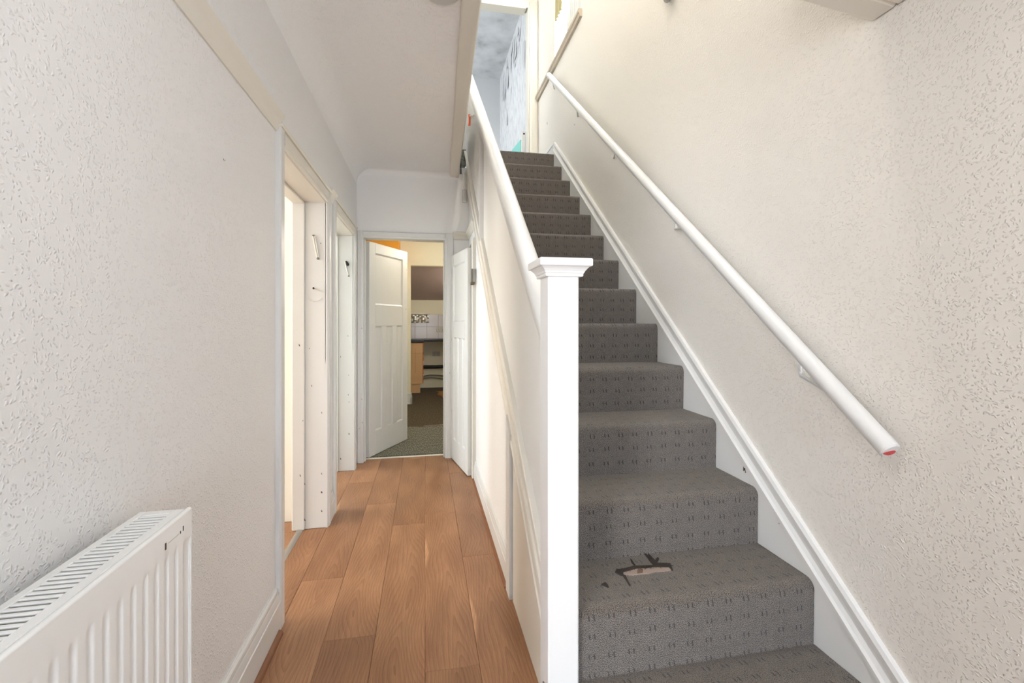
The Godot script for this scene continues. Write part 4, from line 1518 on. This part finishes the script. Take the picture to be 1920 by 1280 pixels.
# ---------------------------------------------------------------- upper floor
func build_upstairs() -> void:
	var st := new_st()
	box(st, 0.1, WR, 2.6, 2.803, 4.17, 4.85)
	box(st, -1.5, WR, 2.6, 2.803, 4.85, 7.5)
	structure(st, "floor_upper", M.kitchen_carpet, "upper landing floor at the head of the stairs", "floor")
	# low wall closing the landing beside the top of the balustrade
	st = new_st()
	box(st, 0.34, 0.371, 2.6, 3.8, 4.205, 4.85)
	structure(st, "wall_landing", M.wallpaper_cream, "short cream wall beside the top of the balustrade", "wall")
	# wall with the opening to the upper room
	st = new_st()
	box(st, 1.125, WR + 0.2, 2.8, 5.3, 4.85, 4.95)
	box(st, 0.1, 0.3, 2.8, 5.3, 4.85, 4.95)
	box(st, 0.3, 1.125, 4.68, 5.3, 4.85, 4.95)
	structure(st, "wall_upper", M.wallpaper_cream, "pale wall over the doorway at the head of the stairs", "wall")
	var o := thing("door_4", "cream door frame at the head of the stairs", "doorway", V(0.7, 2.8, 4.85), "", "structure")
	st = new_st()
	extr(st, casing_profile(0.094, 0.022), V(1.13, 2.8, 4.85), Vector3(1, 0, 0), Vector3(0, 0, 1), Vector3(0, 1.93, 0))
	commit(st, "casing", M.gloss_cream, o)
	st = new_st()
	box(st, 1.112, 1.125, 2.8, 4.67, 4.84, 4.96, 0.002)
	commit(st, "jamb", M.gloss_cream, o)
	st = new_st()
	extr(st, casing_profile(0.09, 0.022), V(0.3, 4.665, 4.85), Vector3(0, 1, 0), Vector3(0, 0, 1), Vector3(0.82, 0, 0))
	commit(st, "head_casing", M.gloss, o)
	st = new_st()
	box(st, 0.3, 1.09, 4.655, 4.68, 4.84, 4.96, 0.002)
	commit(st, "head_lining", M.gloss_cream, o)
	# upper room
	st = new_st()
	box(st, -1.5, WR + 0.1, 2.8, 5.3, 7.42, 7.52)
	structure(st, "wall_upper_back", M.damp_wall, "grey damp-stained back wall of the upper room", "wall")
	st = new_st()
	box(st, WR, WR + 0.2, 2.8, 5.3, 4.95, 7.52)
	var wr := structure(st, "wall_upper_right", M.peeling_plaster, "white right wall of the upper room with peeling grey paint", "wall")
	# curled flakes of peeling paint below the ceiling
	var rng := RandomNumberGenerator.new()
	rng.seed = 17
	for k in 30:
		var dd := rng.randf_range(5.0, 7.38)
		var yy := 5.22 - absf(rng.randfn(0.0, 0.35)) - (0.25 if dd < 5.6 else 0.0)
		if dd > 7.1:
			yy = rng.randf_range(3.3, 5.2)
		var w := rng.randf_range(0.03, 0.09)
		var h := rng.randf_range(0.12, 0.42)
		var s2 := new_st()
		var pts := []
		for i in 5:
			var f := i / 4.0
			pts.append([yy - h * f, 0.004 + 0.009 * f * f, w * (0.5 + 0.5 * sin(f * 3.0 + k))])
		for i in 4:
			var a: Array = pts[i]
			var b: Array = pts[i + 1]
			var q := [V(WR - a[1], a[0], dd - a[2]), V(WR - a[1] - 0.004, a[0], dd + a[2]), V(WR - b[1] - 0.004, b[0], dd + b[2]), V(WR - b[1], b[0], dd - b[2])]
			quad(s2, q[0], q[1], q[2], q[3], Vector3(-1, 0.08, 0).normalized())
		commit(s2, "paint_flake", M.flake, wr)
	st = new_st()
	extr(st, P([6.36, 2.81, 6.36, 3.66, 5.735, 3.575, 5.735, 2.81]), Vector3(WR - 0.012, 0, 0), Vector3(0, 0, -1), Vector3(0, 1, 0), Vector3(0.012, 0, 0))
	commit(st, "bare_patch", M.teal_paint, wr)
	st = new_st()
	box(st, -1.5, WR, 5.25, 5.3, 4.95, 7.5)
	structure(st, "ceiling_upper_room", M.damp_plaster, "blotchy grey ceiling of the upper room", "ceiling")
	st = new_st()
	box(st, -1.62, -1.5, 2.6, 5.3, 4.85, 7.52)
	box(st, -1.62, 0.1, 2.8, 5.3, 4.85, 4.95)
	structure(st, "wall_upper_left", M.damp_plaster, "left wall of the upper room out of sight", "wall")
	# two narrow boards standing on end by the right wall of the upper room
	st = new_st()
	box(st, 1.1175, 1.168, 2.803, 3.465, 5.2, 5.22, 0.006)
	var b1 := commit(st, "narrow_board", M.enamel)
	tag(b1, "narrow white board with a dark hole standing by the upper room's right wall", "board")
	st = new_st()
	lathe(st, P([0, 0, 0.011, 0, 0.011, 0.002, 0, 0.002]), V(1.146, 3.43, 5.201), Vector3(0, 0, 1), 12)
	commit(st, "peg_hole", M.dark, b1)
	st = new_st()
	extr(st, P([1.173, 2.803, 1.203, 2.803, 1.203, 3.43, 1.19, 3.465, 1.173, 3.44]), V(0, 0, 5.205), Vector3(1, 0, 0), Vector3(0, 1, 0), V(0, 0, 0.02))
	tag(commit(st, "narrow_board", M.enamel), "narrow white board with a pointed top against the upper room's right wall", "board")
	# staircase window: frame, pane, net, curtain, sill board
	var w1 := thing("window_1", "bright stair window with net curtain high in the right wall", "window", V(WR, 3.7, 3.81), "", "structure")
	for b in [[3.43, 3.47, 3.7, 4.9], [4.15, 4.19, 3.7, 4.9], [3.47, 4.15, 3.7, 3.745], [3.47, 4.15, 4.855, 4.9]]:
		st = new_st()
		box(st, WR + 0.1, WR + 0.15, b[2], b[3], b[0], b[1], 0.004)
		commit(st, "window_frame", M.gloss, w1)
	st = new_st()
	box(st, WR + 0.122, WR + 0.126, 3.745, 4.855, 3.47, 4.15)
	commit(st, "pane", M.glass, w1)
	var nc := new_st()
	curtain(nc, 3.46, 4.03, 3.72, 4.88, WR + 0.075, 0.006, 0.05)
	tag(commit(nc, "net_curtain", M.net), "sheer white net curtain hanging in the stair window", "curtain")
	nc = new_st()
	curtain(nc, 3.98, 4.19, 4.1, 4.88, WR + 0.012, 0.008, 0.05)
	tag(commit(nc, "yellow_curtain", M.curtain_yellow), "pale yellow curtain edge at the far side of the stair window", "curtain")
	st = new_st()
	extr(st, P([0.0, 0.0, -0.028, 0.0, -0.034, -0.006, -0.034, -0.03, -0.026, -0.036, -0.02, -0.06, 0.0, -0.062]), V(WR, 3.7, 3.41), Vector3(1, 0, 0), Vector3(0, 1, 0), V(0, 0, 1.43))
	structure(st, "trim_10", M.sill_paint, "cream sill board under the stair window", "window sill")


func curtain(st: SurfaceTool, d0: float, d1: float, y0: float, y1: float, x: float, amp: float, period: float) -> void:
	var n := int((d1 - d0) / period * 8)
	for i in n:
		var a := lerpf(d0, d1, float(i) / n)
		var b := lerpf(d0, d1, float(i + 1) / n)
		var xa := x + amp * sin(a * TAU / period)
		var xb := x + amp * sin(b * TAU / period)
		var na := Vector3(-1, 0, amp * TAU / period * cos(a * TAU / period))
		var nb := Vector3(-1, 0, amp * TAU / period * cos(b * TAU / period))
		quad_n(st, [V(xa, y0, a), V(xb, y0, b), V(xb, y1, b), V(xa, y1, a)], [na, nb, nb, na])


# ---------------------------------------------------------------- small things
func build_small_things() -> void:
	var st := new_st()
	# ceiling rose near the stairwell edge
	var cr := thing("ceiling_rose", "flat pale ceiling fitting cut by the top edge of the picture", "ceiling rose", V(0.066, 2.535, 1.80))
	lathe(st, P([0.0, -0.028, 0.06, -0.028, 0.072, -0.02, 0.076, 0.002, 0.0, 0.002]), V(0.066, 2.535, 1.80), Vector3.UP, 28)
	commit(st, "rose_plate", M.grey_plastic, cr)
	# hall lamp behind the viewpoint
	var hl := thing("hall_lamp", "round glass hall lamp hanging behind the viewpoint", "lamp", V(0.22, 2.535, 0.42))
	st = new_st()
	lathe(st, P([0, -0.89, 0.07, -0.87, 0.1, -0.81, 0.1, -0.76, 0.07, -0.7, 0.0, -0.68]), V(0.22, 2.535, 0.42), Vector3.UP, 20)
	commit(st, "globe", M.lamp_glow, hl)
	st = new_st()
	tube(st, [V(0.22, 2.535, 0.42), V(0.22, 1.86, 0.42)], 0.006, 8)
	commit(st, "cord", M.wire, hl)
	# lamp on the stairwell ceiling, above the picture
	var ll := thing("landing_lamp", "round glass lamp hanging over the stairs, above the picture", "lamp", V(0.45, 5.3, 1.5))
	st = new_st()
	lathe(st, P([0, -0.46, 0.07, -0.44, 0.11, -0.38, 0.11, -0.32, 0.07, -0.26, 0.0, -0.24]), V(0.45, 5.3, 1.5), Vector3.UP, 20)
	commit(st, "globe", M.lamp_glow, ll)
	st = new_st()
	tube(st, [V(0.45, 5.3, 1.5), V(0.45, 5.05, 1.5)], 0.006, 8)
	commit(st, "cord", M.wire, ll)
	# glazed entrance screen at the far end of the hall behind the viewpoint
	var w2x := thing("window_2", "glazed entrance screen behind the viewpoint", "window", V(0.35, 0.7, -3.45), "", "structure")
	for b in [[-0.3, -0.24, 0.7, 2.2], [0.94, 1.0, 0.7, 2.2], [-0.24, 0.94, 0.7, 0.76], [-0.24, 0.94, 2.14, 2.2], [0.33, 0.37, 0.76, 2.14]]:
		st = new_st()
		box(st, b[0], b[1], b[2], b[3], -3.42, -3.48, 0.004)
		commit(st, "window_frame", M.gloss, w2x)
	st = new_st()
	box(st, -0.24, 0.94, 0.76, 2.14, -3.448, -3.452)
	commit(st, "pane", M.glass, w2x)
	# boxed corner high on the right wall, at the top edge of the picture
	var mb := thing("wall_box", "cream moulded corner of a box mounted high on the right wall", "box", V(1.0, 2.078, 0.6))
	mb.set_meta("base", V(1.0, 2.05, 0.6))
	mb.rotation.z = -0.125
	var bx0 := 0.88
	var bx1 := 1.224
	st = new_st()
	# rim as four mitred bars with a coved inside, round a recessed pale base
	var dN := 0.25
	var dF := 1.045
	var w := 0.07
	for s in [[bx0, bx1, dF - w, dF], [bx0, bx1, dN, dN + w], [bx0, bx0 + w, dN + w, dF - w], [bx1 - w, bx1, dN + w, dF - w]]:
		box(st, s[0], s[1], 2.05, 2.2, s[2], s[3], 0.006)
	commit(st, "rim", M.gloss_cream, mb)
	st = new_st()
	box(st, bx0 + w, bx1 - w, 2.08, 2.1, dN + w, dF - w)
	commit(st, "base_board", M.gloss, mb)
	# small fitting near the top on the right wall
	st = new_st()
	box(st, 1.19, 1.2245, 2.84, 2.95, 2.0, 2.12, 0.012)
	tag(commit(st, "wall_fitting", M.grey_plastic), "small pale fitting high on the right wall above the handrail", "fitting")
	# loose wires and plates on the left door jambs
	var w1 := thing("door_spring", "thin pale spring arm fixed high on the first left doorway's far jamb", "spring arm", V(-0.63, 1.65, 2.825))
	st = new_st()
	tube(st, [V(-0.647, 1.725, 2.824), V(-0.635, 1.66, 2.82), V(-0.622, 1.59, 2.824)], 0.0045, 8)
	commit(st, "arm", M.wire, w1)
	st = new_st()
	tube(st, [V(-0.637, 1.72, 2.824), V(-0.624, 1.66, 2.82), V(-0.616, 1.6, 2.824)], 0.0035, 8)
	commit(st, "arm", M.wire, w1)
	st = new_st()
	box(st, -0.651, -0.639, 1.718, 1.728, 2.818, 2.83, 0.003)
	commit(st, "screw", M.pipe_grey, w1)
	st = new_st()
	box(st, -0.626, -0.612, 1.582, 1.595, 2.816, 2.83, 0.003)
	commit(st, "screw", M.pipe_grey, w1)
	var w2 := thing("cable_loop", "thin cable loop hanging on the first left doorway's far jamb", "cable", V(-0.62, 1.4, 2.82))
	st = new_st()
	tube(st, [V(-0.643, 1.415, 2.826), V(-0.64, 1.405, 2.82), V(-0.625, 1.402, 2.82), V(-0.6, 1.395, 2.82), V(-0.585, 1.388, 2.826)], 0.0025, 8)
	commit(st, "cable", M.wire, w2)
	st = new_st()
	tube(st, [V(-0.68, 1.37, 2.826), V(-0.665, 1.345, 2.824), V(-0.64, 1.335, 2.824), V(-0.615, 1.342, 2.824), V(-0.6, 1.36, 2.826)], 0.0015, 6)
	commit(st, "cable", M.wire, w2)
	st = new_st()
	box(st, -0.648, -0.639, 1.408, 1.42, 2.815, 2.83, 0.003)
	commit(st, "staple", M.dark, w2)
	var w3 := thing("door_spring", "thin pale spring arm with a black end on the second left doorway's jamb", "spring arm", V(-0.62, 1.65, 3.865))
	st = new_st()
	tube(st, [V(-0.64, 1.705, 3.864), V(-0.628, 1.65, 3.86), V(-0.612, 1.59, 3.864)], 0.005, 8)
	commit(st, "arm", M.wire, w3)
	st = new_st()
	lathe(st, P([0, -0.01, 0.008, -0.009, 0.012, 0.0, 0.008, 0.03, 0.0, 0.034]), V(-0.618, 1.68, 3.855), Vector3(-0.4, 0.9, 0.1).normalized(), 12)
	commit(st, "black_end", M.black, w3)
	st = new_st()
	box(st, -0.617, -0.605, 1.582, 1.594, 3.855, 3.87, 0.003)
	commit(st, "screw", M.pipe_grey, w3)
	# cables in the gap at the top of the stair wall
	st = new_st()
	tube(st, [V(0.309, 2.77, 4.0), V(0.309, 2.7, 3.998), V(0.311, 2.60, 4.0), V(0.312, 2.52, 4.0)], 0.005, 8)
	tag(commit(st, "black_cable", M.black), "black cable dropping through the gap at the ceiling edge over the kitchen doorway", "cable")
	st = new_st()
	box(st, 0.293, 0.312, 2.655, 2.695, 3.985, 4.02, 0.004)
	tag(commit(st, "cable_clip", M.timber_raw), "small tan block beside the black cable at the ceiling edge", "block")
	st = new_st()
	tube(st, [V(0.36, 2.93, 3.74), V(0.3615, 2.895, 3.73), V(0.362, 2.865, 3.735), V(0.36, 2.838, 3.74)], 0.0085, 8)
	tag(commit(st, "orange_cable", M.orange), "short orange cable end hanging in the stairwell gap", "cable")
	st = new_st()
	tube(st, [V(0.3645, 2.955, 3.82), V(0.3645, 2.87, 3.62), V(0.3645, 2.795, 3.45)], 0.006, 8)
	tag(commit(st, "white_rod", M.wire), "short white rod crossing the stairwell gap by the orange cable", "rod")
	var jb := thing("junction_box", "small translucent-looking grey box on the end wall under the black cable", "junction box", V(0.35, 2.3, 4.06))
	st = new_st()
	box(st, 0.328, 0.366, 2.285, 2.4, 4.045, 4.07, 0.005)
	commit(st, "cover", M.grey_plastic, jb)
	st = new_st()
	box(st, 0.335, 0.355, 2.4, 2.55, 4.055, 4.07, 0.003)
	commit(st, "conduit", M.gloss_cream, jb)
	# loose wire by the cupboard door
	st = new_st()
	tube(st, [V(0.25, 1.33, 4.035), V(0.245, 1.3, 4.02), V(0.238, 1.25, 4.02), V(0.242, 1.2, 4.03), V(0.25, 1.17, 4.03)], 0.004, 8)
	tag(commit(st, "white_wire", M.wire), "loose white wire curving out by the cupboard door edge", "wire")
